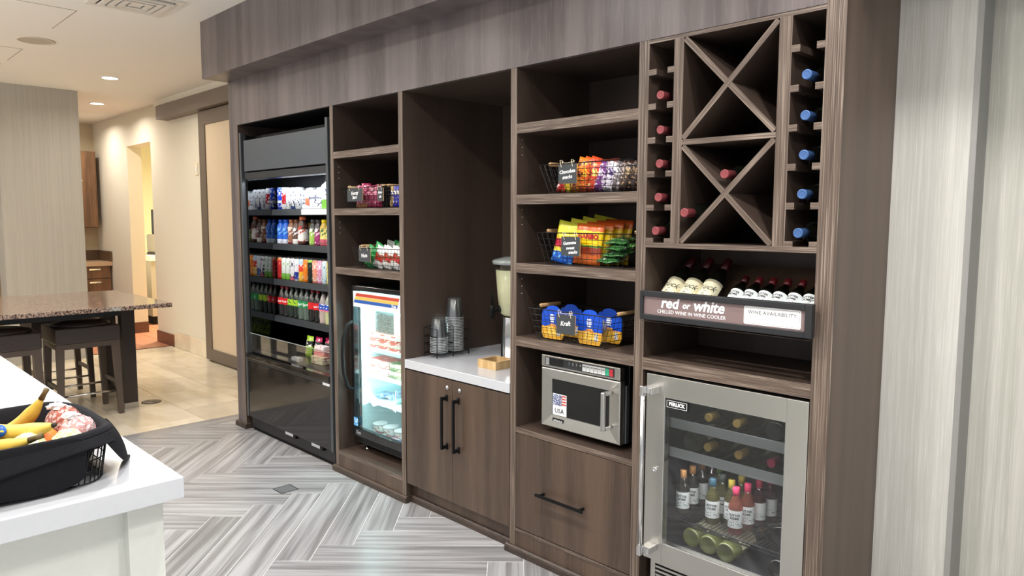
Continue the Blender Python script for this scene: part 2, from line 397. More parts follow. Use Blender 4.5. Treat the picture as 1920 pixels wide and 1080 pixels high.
# baseboards in the hall
tb = struct('baseboard_hall', B(-4.27, -3.33, YH - 0.004, YH, 0, 0.18), mat('beige_grout', (176, 154, 124)))
x = -4.27
while x < -3.36:
    obj('base_tile', B(x + 0.002, min(x + 0.456, -3.33), YH - 0.013, YH - 0.002, 0.002, 0.18), TILE, tb, bev=0.001); x += 0.46
struct('baseboard_kitchen', MB().box(-4.84, -4.275, YH - 0.012, YH, 0, 0.14).box(-5.7, -5.678, YH, YH + 0.17, 0, 0.14), mat('brown_tile', (98, 60, 46), 0.4))
# bulkhead and fascia above the cabinets
struct('trim_2', B(A1, 4.6, BK, 0.86, Z2, ZC), FASC, bev=0.001)
mould = MB()
def quarter(mb, x0, x1, y):
    prof = [(y, 0.0), (y, 0.022), (y + 0.004, 0.030), (y + 0.011, 0.035), (y + 0.018, 0.036), (y + 0.018, 0.0)]
    n = len(prof); vv = [(x, a, b) for x in (x0, x1) for a, b in prof]
    mb.add(vv, [(i, n + i, n + (i + 1) % n, (i + 1) % n) for i in range(n)] + [tuple(range(n)), tuple(range(2 * n - 1, n - 1, -1))])
quarter(mould, A1 - 0.017, A2 + 0.016, -0.017); quarter(mould, B1 - 0.017, D2 + 0.014, -0.017); quarter(mould, D2 + 0.014, E1 - 0.016, 0.022); quarter(mould, E1 - 0.017, G2 + 0.014, -0.017)
mould.box(A2, A2 + 0.016, 0, 0.3, 0, 0.035).box(B1 - 0.017, B1, 0, 0.3, 0, 0.035).box(D2, D2 + 0.014, 0, 0.03, 0, 0.035).box(E1 - 0.017, E1, 0, 0.03, 0, 0.035).box(G2, G2 + 0.014, 0, YW, 0, 0.035)
struct('baseboard_cabinet', mould, BASEM)

# ------------------------------------------------------------------ cabinets
def upright(par, x0, x1, z0, z1, y1, name='side_panel', y0=0.0):
    o = obj(name, B(x0, x1, y0 + 0.001, y1, z0, z1), INNER, par)
    obj('edge_band', B(x0, x1, y0, y0 + 0.0012, z0, z1), EDGEV, o); return o
def shelf(par, x0, x1, z0, z1, y1=DEP, name='shelf', y0=0.0):
    o = obj(name, B(x0, x1, y0 + 0.001, y1, z0, z1), INNER, par)
    obj('edge_band', B(x0, x1, y0, y0 + 0.0012, z0, z1), EDGEH, o); return o
def pins(par, x, z, sgn=1):
    mb = MB()
    for dz in (0, -0.032, -0.064):
        mb.box(x, x + 0.0012 * sgn, 0.031, 0.035, z + dz - 0.002, z + dz + 0.002)
    obj('shelf_pin_hole', mb, mat('pin_white', (200, 195, 185)), par, kind='stuff')

c1 = thing('cooler_surround', 'dark wood surround built around the tall black open drinks cooler', 'cabinet', (0, 0, 0))
o = obj('side_panel', B(A1, A1 + 0.103, 0, 0.85, 0.0, Z2), FASC, c1, bev=0.001)
upright(c1, A1 + 0.1045, A2, 0, TOP, 0.85, 'stile')
obj('top_panel', B(A2, B1, 0.02, 0.85, TOP, TOP + 0.02), BLKM, c1)
obj('back_panel', B(A2, B1, 0.83, 0.85, 0.02, TOP), BLKM, c1)
fa = thing('fascia', 'long banded dark wood fascia running above all the cabinet openings', 'panel', (0, 0, TOP))
xs = [A1 + 0.1045, B1 + 0.2, 2.0, G1 + 0.0]
for a, b_ in zip(xs, xs[1:]): obj('fascia_panel', B(a + 0.0004, b_ - 0.0004, 0.0, 0.02, TOP + 0.001, Z2), FASC, fa)

c2 = thing('snack_cabinet', 'narrow open-shelf cabinet holding the small snack baskets above the glass door freezer', 'cabinet', (B1, 0, 0))
upright(c2, B1, B2, 0, TOP, DEP); upright(c2, D1, D2, 0, TOP, 0.72)
obj('back_panel', B(B2, D1, DEP, DEP + 0.012, 0.131, TOP), INNER, c2); obj('top_panel', B(B2, D1, 0.021, DEP, TOP, TOP + 0.02), INNER, c2)
for a, b_ in ((1.834, 1.872), (1.514, 1.551), (1.177, 1.217)): shelf(c2, B2, D1, a, b_)
shelf(c2, B2, D1, 0.108, 0.131, name='freezer_ledge'); obj('plinth', B(B2, D1, 0.002, 0.02, 0.0, 0.107), FACE, c2)
pins(c2, B2, 1.79); pins(c2, B2, 1.475)

c3 = thing('base_cabinet', 'two-door dark wood base cabinet with black bar handles under the white counter', 'cabinet', (D2, 0, 0))
NB = 0.70
obj('back_panel', B(D2, E1, NB, NB + 0.012, 0.1, TOP), INNER, c3); obj('top_panel', B(D2, E1, 0.021, NB, TOP, TOP + 0.02), INNER, c3)
obj('carcass', B(D2, E1, 0.022, NB, 0.108, 0.722), INNER, c3); obj('toe_kick', B(D2, E1, 0.04, 0.055, 0, 0.108), FACE, c3)
DM = 1.7675
for a, b_, hx, lx in ((D2 + 0.008, DM - 0.0012, 1.727, 1.732), (DM + 0.0012, E1 - 0.004, 1.815, 1.824)):
    d = obj('door', B(a, b_, 0.0, 0.02, 0.108, 0.716), FACE, c3, bev=0.0008)
    h = MB(); h.box(hx - 0.006, hx + 0.006, -0.040, -0.030, 0.374, 0.634)
    for z, s_ in ((0.625, -1), (0.383, 1)):
        h.add([(hx - 0.006, -0.031, z + 0.009), (hx + 0.006, -0.031, z + 0.009), (hx + 0.006, -0.031, z - 0.009), (hx - 0.006, -0.031, z - 0.009),
               (hx - 0.006, 0.0, z + 0.018), (hx + 0.006, 0.0, z + 0.018), (hx + 0.006, 0.0, z - 0.018), (hx - 0.006, 0.0, z - 0.018),
               (hx - 0.006, -0.015, z + 0.007), (hx + 0.006, -0.015, z + 0.007), (hx + 0.006, -0.015, z - 0.007), (hx - 0.006, -0.015, z - 0.007)],
              [(0, 1, 9, 8), (8, 9, 5, 4), (3, 11, 10, 2), (11, 7, 6, 10), (0, 8, 11, 3), (8, 4, 7, 11), (1, 2, 10, 9), (9, 10, 6, 5)])
    obj('handle', h, BLKM, d)
    k = MB().lathe([(0.011, 0), (0.011, 0.004), (0.009, 0.006), (0.0045, 0.006), (0.0045, 0.009), (0, 0.009)], 16, Matrix.Translation((lx, 0, 0.677)) @ Matrix.Rotation(PI / 2, 4, 'X'))
    obj('lock', k, CHROME, d)
ct = tag(obj('countertop', B(D2 + 0.001, E1 - 0.001, -0.004, NB - 0.001, 0.7235, 0.7685), QUARTZ, bev=0.002), 'white quartz worktop in the cabinet alcove with the drink dispenser on it', 'countertop')

c4 = thing('shelf_cabinet', 'tall open-shelf cabinet with three wire baskets, the microwave and a drawer at the bottom', 'cabinet', (E1, 0, 0))
upright(c4, E1, E2, 0, TOP, 0.72); upright(c4, F1, F2, 0, TOP, 0.60)
obj('back_panel', B(E2, F1, DEP, DEP + 0.012, 0.02, TOP), INNER, c4); obj('top_panel', B(E2, F1, 0.021, DEP, TOP, TOP + 0.02), INNER, c4)
for a, b_ in ((1.857, 1.898), (1.558, 1.598), (1.264, 1.305), (0.944, 0.986), (0.556, 0.580)): shelf(c4, E2, F1, a, b_)
for z in (1.833, 1.535, 1.235): pins(c4, E2, z)
dr = obj('drawer', B(E2 + 0.002, F1 - 0.003, 0.0, 0.02, 0.122, 0.553), FACE, c4, bev=0.0008)
h = MB().box(2.355, 2.615, -0.038, -0.030, 0.315, 0.326)
for xx in (2.375, 2.595): h.box(xx - 0.005, xx + 0.005, -0.031, 0, 0.316, 0.325)
obj('handle', h, BLKM, dr)
shelf(c4, E2, F1, 0.104, 0.118, 0.1, 'bottom_rail'); obj('plinth', B(E2, F1, 0.002, 0.02, 0.0, 0.103), FACE, c4); obj('carcass', B(E2 + 0.01, F1 - 0.01, 0.03, 0.45, 0.122, 0.55), INNER, c4)

c5 = thing('wine_cabinet', 'tall wine cabinet with crossed diagonal cells and peg columns above the steel wine cooler', 'cabinet', (F2, 0, 0))
o = obj('side_panel', B(G1, G2, 0.001, 0.122, 0, Z2), FACE, c5); obj('edge_band', B(G1, G2, 0, 0.0012, 0, Z2), EDGEV, o)
obj('end_panel', B(G1, G2 - 0.0005, 0.1235, YW - 0.001, 0, Z2), FACE, c5)
obj('end_panel', B(G2 - 0.02, G2 - 0.001, 0.0015, 0.122, 0.001, Z2 - 0.001), FACE, c5) if False else None
obj('back_panel', B(F2, G1, 0.385, 0.397, 0.94, TOP), INNER, c5)
shelf(c5, F2, G1, 2.118, TOP - 0.001, 0.38, 'top_rail'); shelf(c5, F2, G1, 1.393, 1.411, 0.38, 'rack_floor'); shelf(c5, F2, G1, 0.939, 0.985, 0.384, 'shelf')
V1, V2, V3, V4 = 2.976, 3.014, 3.355, 3.397
upright(c5, V1, V2, 1.411, 2.118, 0.38, 'divider'); upright(c5, V3, V4, 1.411, 2.118, 0.38, 'divider')
shelf(c5, V2, V3, 1.753, 1.771, 0.38, 'cell_shelf')
def diag(x0, z0, x1, z1, cuts=None):
    a = Vector((x0, 0, z0)); b = Vector((x1, 0, z1)); d = (b - a).normalized(); n = Vector((-d.z, 0, d.x)) * 0.0095
    vv = []
    for yy in (0.001, 0.38): vv += [a + n + Vector((0, yy, 0)), b + n + Vector((0, yy, 0)), b - n + Vector((0, yy, 0)), a - n + Vector((0, yy, 0))]
    o = obj('diagonal_board', MB().add(vv, [(0, 1, 2, 3), (7, 6, 5, 4), (0, 4, 5, 1), (2, 6, 7, 3), (1, 5, 6, 2), (0, 3, 7, 4)]), INNER, c5)
    vv = []
    for yy in (0.0, 0.0012): vv += [a + n + Vector((0, yy, 0)), b + n + Vector((0, yy, 0)), b - n + Vector((0, yy, 0)), a - n + Vector((0, yy, 0))]
    ang = math.atan2(z1 - z0, x1 - x0)
    e = obj('edge_band', MB().add([v for v in vv], [(0, 1, 2, 3), (7, 6, 5, 4), (0, 4, 5, 1), (2, 6, 7, 3), (1, 5, 6, 2), (0, 3, 7, 4)]), EDGED[0 if ang > 0 else 1], o)
def diagwood(name, ang):
    mt = EDGEH.copy(); mt.name = name
    L = mt.node_tree.links
    for n in [n for n in mt.node_tree.nodes if n.type == 'MAPPING']:
        src = n.inputs['Vector'].links[0].from_socket
        r = mt.node_tree.nodes.new('ShaderNodeVectorRotate'); r.rotation_type = 'Y_AXIS'; r.inputs['Angle'].default_value = ang
        L.new(src, r.inputs['Vector']); L.new(r.outputs[0], n.inputs['Vector'])
    return mt
EDGED = [diagwood('laminate_edge_rising', PI / 4), diagwood('laminate_edge_falling', -PI / 4)]
for zb, zt in ((1.411, 1.753), (1.771, 2.118)):
    cx, cz = (V2 + V3) / 2, (zb + zt) / 2; e = 0.004; k = 0.0067
    diag(V2 + e, zb + e, V3 - e, zt - e)
    diag(V2 + e, zt - e, cx - k, cz + k); diag(cx + k, cz - k, V3 - e, zb + e)
for i in range(6):
    zt = 2.028 - 0.12 * i
    for a, b_ in ((F2, 2.904), (2.950, V1), (V4, 3.423), (3.474, G1)): shelf(c5, a, b_, zt - 0.021 if i < 5 else 1.411, zt, 0.375, 'bottle_rail')
obj('rack_back', B(F2, G1, 0.376, 0.384, 1.411, 2.118), BLKM, c5)
# ------------------------------------------------------------------ SECTION: appliances
# tall open cooler ---------------------------------------------------
CX0, CX1 = -0.50, 0.672
ck = thing('open_cooler', 'tall black open-front drinks cooler stocked with cans and bottles', 'cooler', (CX0, 0, 0))
SIDE = mat('cooler_liner', (24, 25, 27), 0.35)
MIRR = mat('mirrored_liner', (120, 122, 124), 0.04, 1.0)
obj('back_liner', B(-0.45, 0.65, 0.62, 0.64, 0.5, 1.95), SIDE, ck)
body = MB().box(CX0, -0.455, 0.03, 0.80, 0.03, 2.06).box(0.65, CX1, 0.03, 0.80, 0.03, 2.06).box(-0.455, 0.65, 0.03, 0.64, 0.03, 0.52).box(-0.455, 0.65, 0.64, 0.80, 0.03, 2.06).box(-0.455, 0.65, 0.10, 0.64, 1.83, 2.06)
obj('body', body, BLKM, ck)
obj('mirror_wall', B(-0.454, -0.450, 0.03, 0.62, 0.56, 1.83), MIRR, ck, label='mirrored left inner wall of the cooler')
obj('inner_wall', B(0.646, 0.650, 0.03, 0.62, 0.56, 1.83), SIDE, ck)
for a, b_ in ((CX0 + 0.006, CX0 + 0.030), (0.640, 0.664)): obj('door_post', B(a, b_, -0.004, 0.03, 0.10, 2.075), GREY, ck, bev=0.003)
PANELG = mat('night_curtain_grey', (84, 90, 96), 0.35, 0.3)
obj('canopy_panel', B(-0.43, 0.640, 0.0, 0.10, 1.812, 2.02), PANELG, ck, bev=0.002)
cano = MB().box(-0.45, 0.640, 0.012, 0.09, 1.758, 1.806)
obj('canopy_lip', cano, mat('canopy_dark', (70, 73, 76), 0.25, 0.5), ck, bev=0.004)
mb = MB()
vv = []
for i in range(9):
    a = i / 8 * PI / 2; vv.append((0.09 + 0.30 * (1 - math.cos(a)) * 0.9, 1.76 + 0.06 * math.sin(a)))
vs_ = [(x, yy, z) for x in (-0.449, 0.645) for yy, z in vv]
obj('canopy_reflector', mb.add(vs_, [(i, i + 1, 10 + i, 9 + i) for i in range(8)], True), mat('reflector_metal', (150, 152, 154), 0.25, 0.9), ck)
LED = mat('cooler_led', (255, 255, 255), emit=(240, 246, 255), es=28)
obj('led_strip', B(-0.44, 0.63, 0.12, 0.135, 1.765, 1.775), LED, ck)
SHC = mat('cooler_shelf_grey', (62, 66, 70), 0.4, 0.4)
SZ = [1.556, 1.316, 1.065, 0.803]
for z in SZ:
    s_ = obj('shelf', B(-0.449, 0.645, 0.215, 0.60, z - 0.012, z), SHC, ck)
    obj('price_rail', MB().add([(x, yy, zz) for x in (-0.447, 0.643) for yy, zz in ((0.203, z + 0.002), (0.196, z - 0.040), (0.206, z - 0.040), (0.215, z - 0.012), (0.215, z + 0.002))],
        [(0, 5, 6, 1), (1, 6, 7, 2), (2, 7, 8, 3), (3, 8, 9, 4), (4, 9, 5, 0), (0, 1, 2, 3, 4), (9, 8, 7, 6, 5)]), SHC, s_)
    if z == SZ[0]:
        obj('price_label', B(-0.02, 0.62, 0.195, 0.1975, z - 0.036, z), mat('paper_grey', (214, 216, 218), 0.6), s_)
obj('deck', B(-0.449, 0.645, 0.03, 0.60, 0.535, 0.56), mat('deck_black', (28, 29, 31), 0.25), ck)
gr = MB()
for i in range(80): gr.box(-0.44 + i * 0.0135, -0.432 + i * 0.0135, 0.045, 0.085, 0.560, 0.566)
obj('air_grille', gr, mat('grille_grey', (120, 122, 124), 0.4, 0.6), ck, kind='stuff')
GUARD = glassy('acrylic_guard', (0.94, 0.95, 0.95), 0.02, 0.02, 0.01)
obj('acrylic_guard', B(-0.449, 0.64, 0.012, 0.017, 0.565, 0.695), GUARD, ck)
obj('guard_edge', B(-0.449, 0.64, 0.0115, 0.0175, 0.695, 0.6975), mat('guard_edge', (150, 160, 158), 0.3), ck)
bm_ = MB().box(-0.47, 0.640, -0.012, 0.03, 0.520, 0.558); obj('bumper', bm_, BLKG, ck, bev=0.006)
bm_ = MB().box(-0.455, 0.640, -0.004, 0.03, 0.500, 0.519); obj('trim_strip', bm_, mat('smoke_strip', (46, 46, 46), 0.2), ck)
obj('lower_panel', B(-0.452, 0.640, -0.002, 0.03, 0.103, 0.498), BLKG, ck, bev=0.002)
obj('kick_plate', B(-0.45, 0.66, 0.012, 0.03, 0.03, 0.102), BLK, ck); obj('base', B(-0.47, 0.66, 0.03, 0.7, 0.0, 0.03), BLKM, ck)
for xx in (0.067, 0.405): 
    pl = obj('badge_plate', B(xx, xx + 0.10, -0.004, -0.002, 0.086, 0.104), mat('badge_silver', (190, 192, 194), 0.35, 0.3), ck, bev=0.001)
    obj('latch', B(xx + 0.112, xx + 0.14, -0.005, 0.012, 0.082, 0.10), BLKM, ck)
obj('rating_label', B(0.56, 0.638, -0.006, -0.004, 0.497, 0.512), mat('paper_grey', (214, 216, 218)), ck)

# packs in the cooler
ORD = ['first', 'second', 'third', 'fourth', 'fifth', 'sixth', 'seventh', 'eighth', 'ninth', 'tenth', 'eleventh', 'twelfth', 'thirteenth', 'fourteenth', 'fifteenth', 'sixteenth', 'seventeenth', 'eighteenth', 'nineteenth', 'twentieth', 'twenty-first', 'twenty-second']
NW = 14
def can_proto(r=0.029, h=0.155):
    t = thing('drink_can', 'x', 'can')
    obj('can_body', MB().lathe([(r * 0.75, 0), (r, 0.007), (r, h - 0.014), (r * 0.84, h - 0.003)], NW, caps=(True, False)), WHITE, t)
    obj('can_lid', MB().lathe([(r * 0.84, h - 0.003), (r * 0.82, h), (r * 0.76, h), (r * 0.73, h - 0.004), (0, h - 0.004)], NW), mat('can_aluminium', (190, 192, 196), 0.3, 0.9), t)
    return Proto(t)
cans = can_proto(); fat = can_proto(0.033, 0.150)
def canmat(nm, zs, ink, thr=0.56): return zones('can_' + nm, zs, ink, (70, 70, 45), thr, (0.12, 0.9), 0.3, 0.2)
CM = dict(
 blue=canmat('blue', [(0, (20, 60, 190)), (0.3, (235, 238, 242)), (0.42, (16, 70, 205))], (235, 240, 250)),
 redwhite=canmat('redwhite', [(0, (238, 238, 240)), (0.25, (205, 30, 45)), (0.75, (240, 240, 242))], (250, 250, 250)),
 white=canmat('white', [(0, (238, 239, 240)), (1, (238, 239, 240))], (90, 110, 150), 0.62),
 white2=canmat('white2', [(0, (50, 80, 140)), (0.15, (240, 240, 238)), (1, (240, 240, 238))], (40, 60, 110), 0.6),
 red=canmat('red', [(0, (190, 30, 32)), (0.88, (205, 120, 70)), (1, (205, 120, 70))], (230, 120, 110), 0.6),
 lime=canmat('lime', [(0, (120, 190, 60)), (0.3, (222, 230, 226)), (1, (222, 230, 226))], (150, 190, 130), 0.6),
 bw=canmat('bw', [(0, (230, 120, 140)), (0.2, (236, 236, 238)), (1, (236, 236, 238))], (60, 60, 80), 0.55),
 blueb=canmat('blueb', [(0, (228, 230, 235)), (0.08, (30, 50, 160)), (0.42, (230, 234, 240)), (1, (230, 234, 240))], (190, 200, 215), 0.6),
 sunset=canmat('sunset', [(0, (245, 190, 50)), (0.45, (225, 70, 50)), (0.75, (180, 210, 232)), (1, (180, 210, 232))], (245, 245, 240), 0.6),
 orange=canmat('orange', [(0, (240, 130, 30)), (1, (240, 130, 30))], (252, 200, 140), 0.58),
 black=canmat('black', [(0, (28, 32, 30)), (0.9, (150, 200, 70)), (1, (150, 200, 70))], (70, 120, 60), 0.62),
 peach=canmat('peach', [(0, (236, 150, 120)), (1, (236, 150, 120))], (250, 225, 215), 0.52),
 pink=canmat('pink', [(0, (232, 150, 185)), (1, (232, 150, 185))], (250, 235, 240), 0.52),
 ice=canmat('ice', [(0, (206, 226, 236)), (1, (206, 226, 236))], (120, 150, 180), 0.6),
 yellow=canmat('yellow', [(0, (225, 205, 90)), (1, (225, 205, 90))], (250, 245, 210), 0.55))
row1 = [('blue', 'tall blue and white can at the left end of the cooler top shelf'), ('redwhite', 'red and white can beside the blue can on the cooler top shelf'),
        ('white', 'white can third from the mirrored wall on the cooler top shelf'), ('white2', 'white can with dark blue foot on the cooler top shelf'), ('white', 'white can fifth from the mirrored wall on the cooler top shelf')]
for i, (c, lab) in enumerate(row1):
    (cans if i < 2 else fat).put(T(-0.395 + 0.066 * i, 0.25, SZ[0]), lab, 'cans on the cooler top shelf', {'can_body': CM[c]})
for i in range(14):
    fat.put(T(-0.395 + 0.072 * i, 0.335 + 0.02 * (i % 2), SZ[0]), 'white can in the rear row of the cooler top shelf, %s from the mirrored wall' % ORD[i], 'rear cans on the cooler top shelf', {'can_body': CM['white' if i % 4 else 'white2']})
ca = tag(obj('drinks_carton', B(-0.085, 0.185, 0.235, 0.30, SZ[0], SZ[0] + 0.125), zones('carton_white', [(0, (236, 238, 240)), (1, (236, 238, 240))], (70, 90, 120), (26, 26, 60), 0.6, (0.1, 0.75)), bev=0.004),
         'white shrink-wrapped multipack with a coral patch on the cooler top shelf', 'carton')
obj('printed_patch', MB().prism([(-0.035, 0.03), (0.02, 0.025), (0.022, 0.07), (-0.03, 0.075)], 0, 0.001, Matrix.Translation((0, 0.2348, SZ[0])) @ Matrix.Rotation(PI / 2, 4, 'X')), mat('coral', (240, 120, 80), 0.5), ca)
text('lettering', 'Sanpellegrino', 0.026, Matrix.Translation((0.08, 0.2342, SZ[0] + 0.075)), mat('ink_navy', (60, 70, 110)), ca, shear=0.3)
def gable(x, z, lab, mt):
    t = thing('juice_carton', lab, 'carton', (x, 0.25, z))
    obj('carton_body', B(x - 0.035, x + 0.035, 0.215, 0.285, z, z + 0.15), mt, t, bev=0.002)
    obj('gable_top', MB().add([(x - 0.035, 0.215, z + 0.15), (x + 0.035, 0.215, z + 0.15), (x + 0.035, 0.285, z + 0.15), (x - 0.035, 0.285, z + 0.15), (x - 0.035, 0.25, z + 0.178), (x + 0.035, 0.25, z + 0.178)],
        [(0, 1, 5, 4), (2, 3, 4, 5), (0, 4, 3), (1, 2, 5)]), WHITE, t)
    return t
gable(0.245, SZ[0], 'white and lime green gable-top carton at the right of the cooler top shelf', zones('carton_lime', [(0, (130, 200, 70)), (0.4, (240, 242, 240)), (1, (240, 242, 240))], (60, 80, 120), (40, 40, 60), 0.62, (0.3, 0.95)))

def bottle(name, prof, zl0, zl1, rl, cap, n=16, cat='bottle', bodymat=None, labmat=None, capmat=None, lab_arc=None, capprof=None):
    t = thing(name, 'x', cat)
    obj('bottle_body', MB().lathe(prof, n), bodymat or WHITE, t)
    if zl1 > zl0:
        if lab_arc: obj('bottle_label', MB().lathe([(rl, zl0), (rl, zl1)], 10, a0=-PI / 2 - lab_arc, a1=-PI / 2 + lab_arc), labmat or WHITE, t)
        else: obj('bottle_label', MB().lathe([(rl, zl0), (rl, zl1)], n, caps=(False, False)), labmat or WHITE, t)
    r, z0, z1 = cap
    obj('bottle_cap', MB().lathe(capprof or [(r, z0), (r, z1 - 0.002), (r * 0.85, z1)], 12), capmat or WHITE, t)
    return Proto(t)
# shelf 2: shaped bottles
shake = bottle('drink_bottle', [(0.028, 0), (0.033, 0.008), (0.033, 0.05), (0.030, 0.075), (0.033, 0.10), (0.031, 0.125), (0.021, 0.142), (0.020, 0.15)], 0, 0, 0, (0.0205, 0.15, 0.172))
SH2 = [('blue', (-0.405, 'royal blue'), [(0, (225, 228, 235)), (0.22, (20, 95, 205)), (1, (20, 95, 205))], (20, 80, 190), (120, 180, 235)),
       ('blue', (-0.33, 'royal blue'), None, (20, 80, 190), None), ('brown', (-0.25, 'brown'), [(0, (120, 40, 40)), (0.12, (140, 92, 66)), (0.7, (225, 215, 205)), (0.8, (140, 92, 66))], (150, 90, 60), (225, 205, 190)),
       ('cocoa', (-0.18, 'dark brown'), [(0, (235, 230, 226)), (0.25, (84, 58, 46)), (1, (84, 58, 46))], (110, 70, 50), (240, 240, 240)),
       ('mocha', (-0.10, 'brown and white'), [(0, (60, 34, 26)), (0.15, (232, 226, 220)), (0.62, (72, 44, 34)), (1, (72, 44, 34))], (226, 120, 80), (190, 70, 50)),
       ('green', (0.045, 'lime green'), [(0, (150, 190, 70)), (0.62, (40, 44, 40)), (1, (40, 44, 40))], (60, 62, 60), (230, 235, 220)),
       ('berry', (0.112, 'magenta'), [(0, (150, 40, 100)), (0.62, (50, 44, 50)), (1, (50, 44, 50))], (56, 56, 60), (235, 220, 230)),
       ('lemon', (0.185, 'yellow and pink'), [(0, (200, 90, 110)), (0.3, (228, 215, 130)), (0.75, (190, 160, 60))], (240, 215, 20), (90, 110, 60)),
       ('lemon', (0.255, 'yellow and pink'), None, (240, 215, 20), None)]
sm = {}
ords = ['first', 'second', 'third', 'fourth', 'fifth', 'sixth', 'seventh', 'eighth', 'ninth', 'tenth', 'eleventh', 'twelfth', 'thirteenth', 'fourteenth']
for i, (k, (x, cn), zs, cap, ink) in enumerate(SH2):
    if zs: sm[k] = zones('shake_' + k, zs, ink, (55, 55, 70), 0.58, (0.1, 0.8), 0.3, coat=0.3)
    shake.put(T(x, 0.25, SZ[1]) @ Matrix.Scale(1.12 if k == 'mocha' else 1, 4), '%s bottle, %s from the mirrored wall on the second cooler shelf' % (cn, ords[i]), 'bottles on the second cooler shelf', {'bottle_body': sm[k], 'bottle_cap': mat('cap_%d_%d_%d' % cap, cap, 0.4)})
for i in range(12):
    k = ('cocoa', 'green', 'mocha', 'lemon', 'berry', 'blue')[i % 6]
    shake.put(T(-0.40 + 0.078 * i, 0.34, SZ[1]), 'bottle in the rear row of the second cooler shelf, %s from the mirrored wall' % ORD[i], 'rear bottles on the second cooler shelf', {'bottle_body': sm[k], 'bottle_cap': BLKM})
# shelf 3: slim cans, three deep
SH3 = ['red', 'lime', 'lime', 'bw', 'blueb', 'sunset', 'orange', 'black', 'peach', 'pink', 'ice', 'yellow', 'orange', 'red']
CN = dict(red='red', lime='white and lime', bw='white and black', blueb='blue and silver', sunset='yellow and red', orange='orange', black='black and green', peach='peach', pink='pink', ice='pale blue', yellow='yellow')
for i, c in enumerate(SH3):
    for r in range(3):
        x = -0.412 + 0.0612 * i
        cans.put(T(x, 0.245 + 0.066 * r, SZ[2]), ('slim %s can, %s from the mirrored wall on the third cooler shelf' % (CN[c], ords[i])) if r == 0 else 'slim can in the %s row, third cooler shelf, %s from the mirrored wall' % (ords[r], ORD[i]),
                 'front cans on the third cooler shelf' if r == 0 else 'rear cans on the third cooler shelf', {'can_body': CM[c]})
# shelf 4: soda bottles
SODAP = [(0.026, 0), (0.032, 0.006), (0.029, 0.02), (0.033, 0.05), (0.031, 0.075), (0.033, 0.09), (0.033, 0.125), (0.030, 0.145), (0.020, 0.175), (0.0125, 0.193), (0.0125, 0.200)]
soda = bottle('soda_bottle', SODAP, 0.086, 0.132, 0.0338, (0.0145, 0.196, 0.213))
def pet(name, col, top): 
    return zones(name, [(0, col), (0.66, top), (1, top)], None, rough=0.12, coat=0.6)
COLA = pet('cola_pet', (12, 8, 8), (38, 36, 36)); CLR = pet('clear_pet', (84, 100, 90), (60, 70, 66)); GRN = pet('green_pet', (14, 30, 20), (34, 48, 38)); PNK = pet('pink_pet', (186, 168, 160), (160, 150, 148)); YLW = pet('lime_pet', (186, 190, 140), (150, 156, 140))
LR = zones('label_red', [(0, (212, 26, 32)), (1, (212, 26, 32))]); LGY = zones('label_lime', [(0, (176, 208, 40)), (1, (176, 208, 40))], (30, 120, 60), (40, 40, 40), 0.55, (0, 1)); LG = zones('label_green', [(0, (20, 140, 74)), (1, (20, 140, 74))]); LB = zones('label_blue', [(0, (236, 120, 140)), (0.2, (30, 80, 190)), (1, (30, 80, 190))], (230, 235, 245), (50, 50, 90), 0.6, (0.3, 1))
SH4 = [(COLA, LR, 'cola', 'Coca-Cola'), (COLA, LR, 'cola', 'Coca-Cola'), (GRN, LGY, 'green soda', ''), (GRN, LGY, 'green soda', ''), (CLR, LG, 'clear soda', 'Sprite'), (CLR, LG, 'clear soda', 'Sprite'), (COLA, LR, 'cola', 'BIBB'), (COLA, LR, 'cola', 'Coca-Cola'), (PNK, LB, 'pink drink', ''), (YLW, LB, 'pale yellow drink', ''), (PNK, LB, 'pink drink', ''), (COLA, LR, 'cola', ''), (COLA, LR, 'cola', '')]
WHI = mat('print_white', (246, 246, 246), 0.5)
CAPR = mat('cap_red', (150, 34, 44), 0.4); CAPG = mat('cap_dark', (40, 46, 42), 0.4); 
wordmesh = {}
for i, (bmx, lm, nm, wd) in enumerate(SH4):
    x = -0.405 + 0.071 * i
    o = soda.put(T(x, 0.245, SZ[3]), '%s bottle, %s from the mirrored wall on the fourth cooler shelf' % (nm, ords[i]), 'front soda bottles in the cooler', {'bottle_body': bmx, 'bottle_label': lm, 'bottle_cap': CAPR if (bmx is COLA and i < 9) else CAPG})
    if wd and wd != 'BIBB':
        if wd not in wordmesh: wordmesh[wd] = text('label_lettering', wd, 0.019 if wd[0] == 'C' else 0.026, Matrix.Translation((0, 0, 0.108)), WHI, None, bold=0.0006, shear=0.25, bend=0.0342, ext=0.0002); q = wordmesh[wd]
        else: q = wordmesh[wd].copy(); C.objects.link(q)
        q.parent = o; q.matrix_local = Matrix.Rotation(0.7, 4, 'Z')
for i in range(13):
    bmx, lm, nm, wd = SH4[i]
    soda.put(T(-0.405 + 0.071 * i, 0.325, SZ[3]), 'soda bottle in the rear row of the fourth cooler shelf, %s from the mirrored wall' % ORD[i], 'rear soda bottles in the cooler', {'bottle_body': bmx, 'bottle_label': lm, 'bottle_cap': CAPR if bmx is COLA else CAPG})

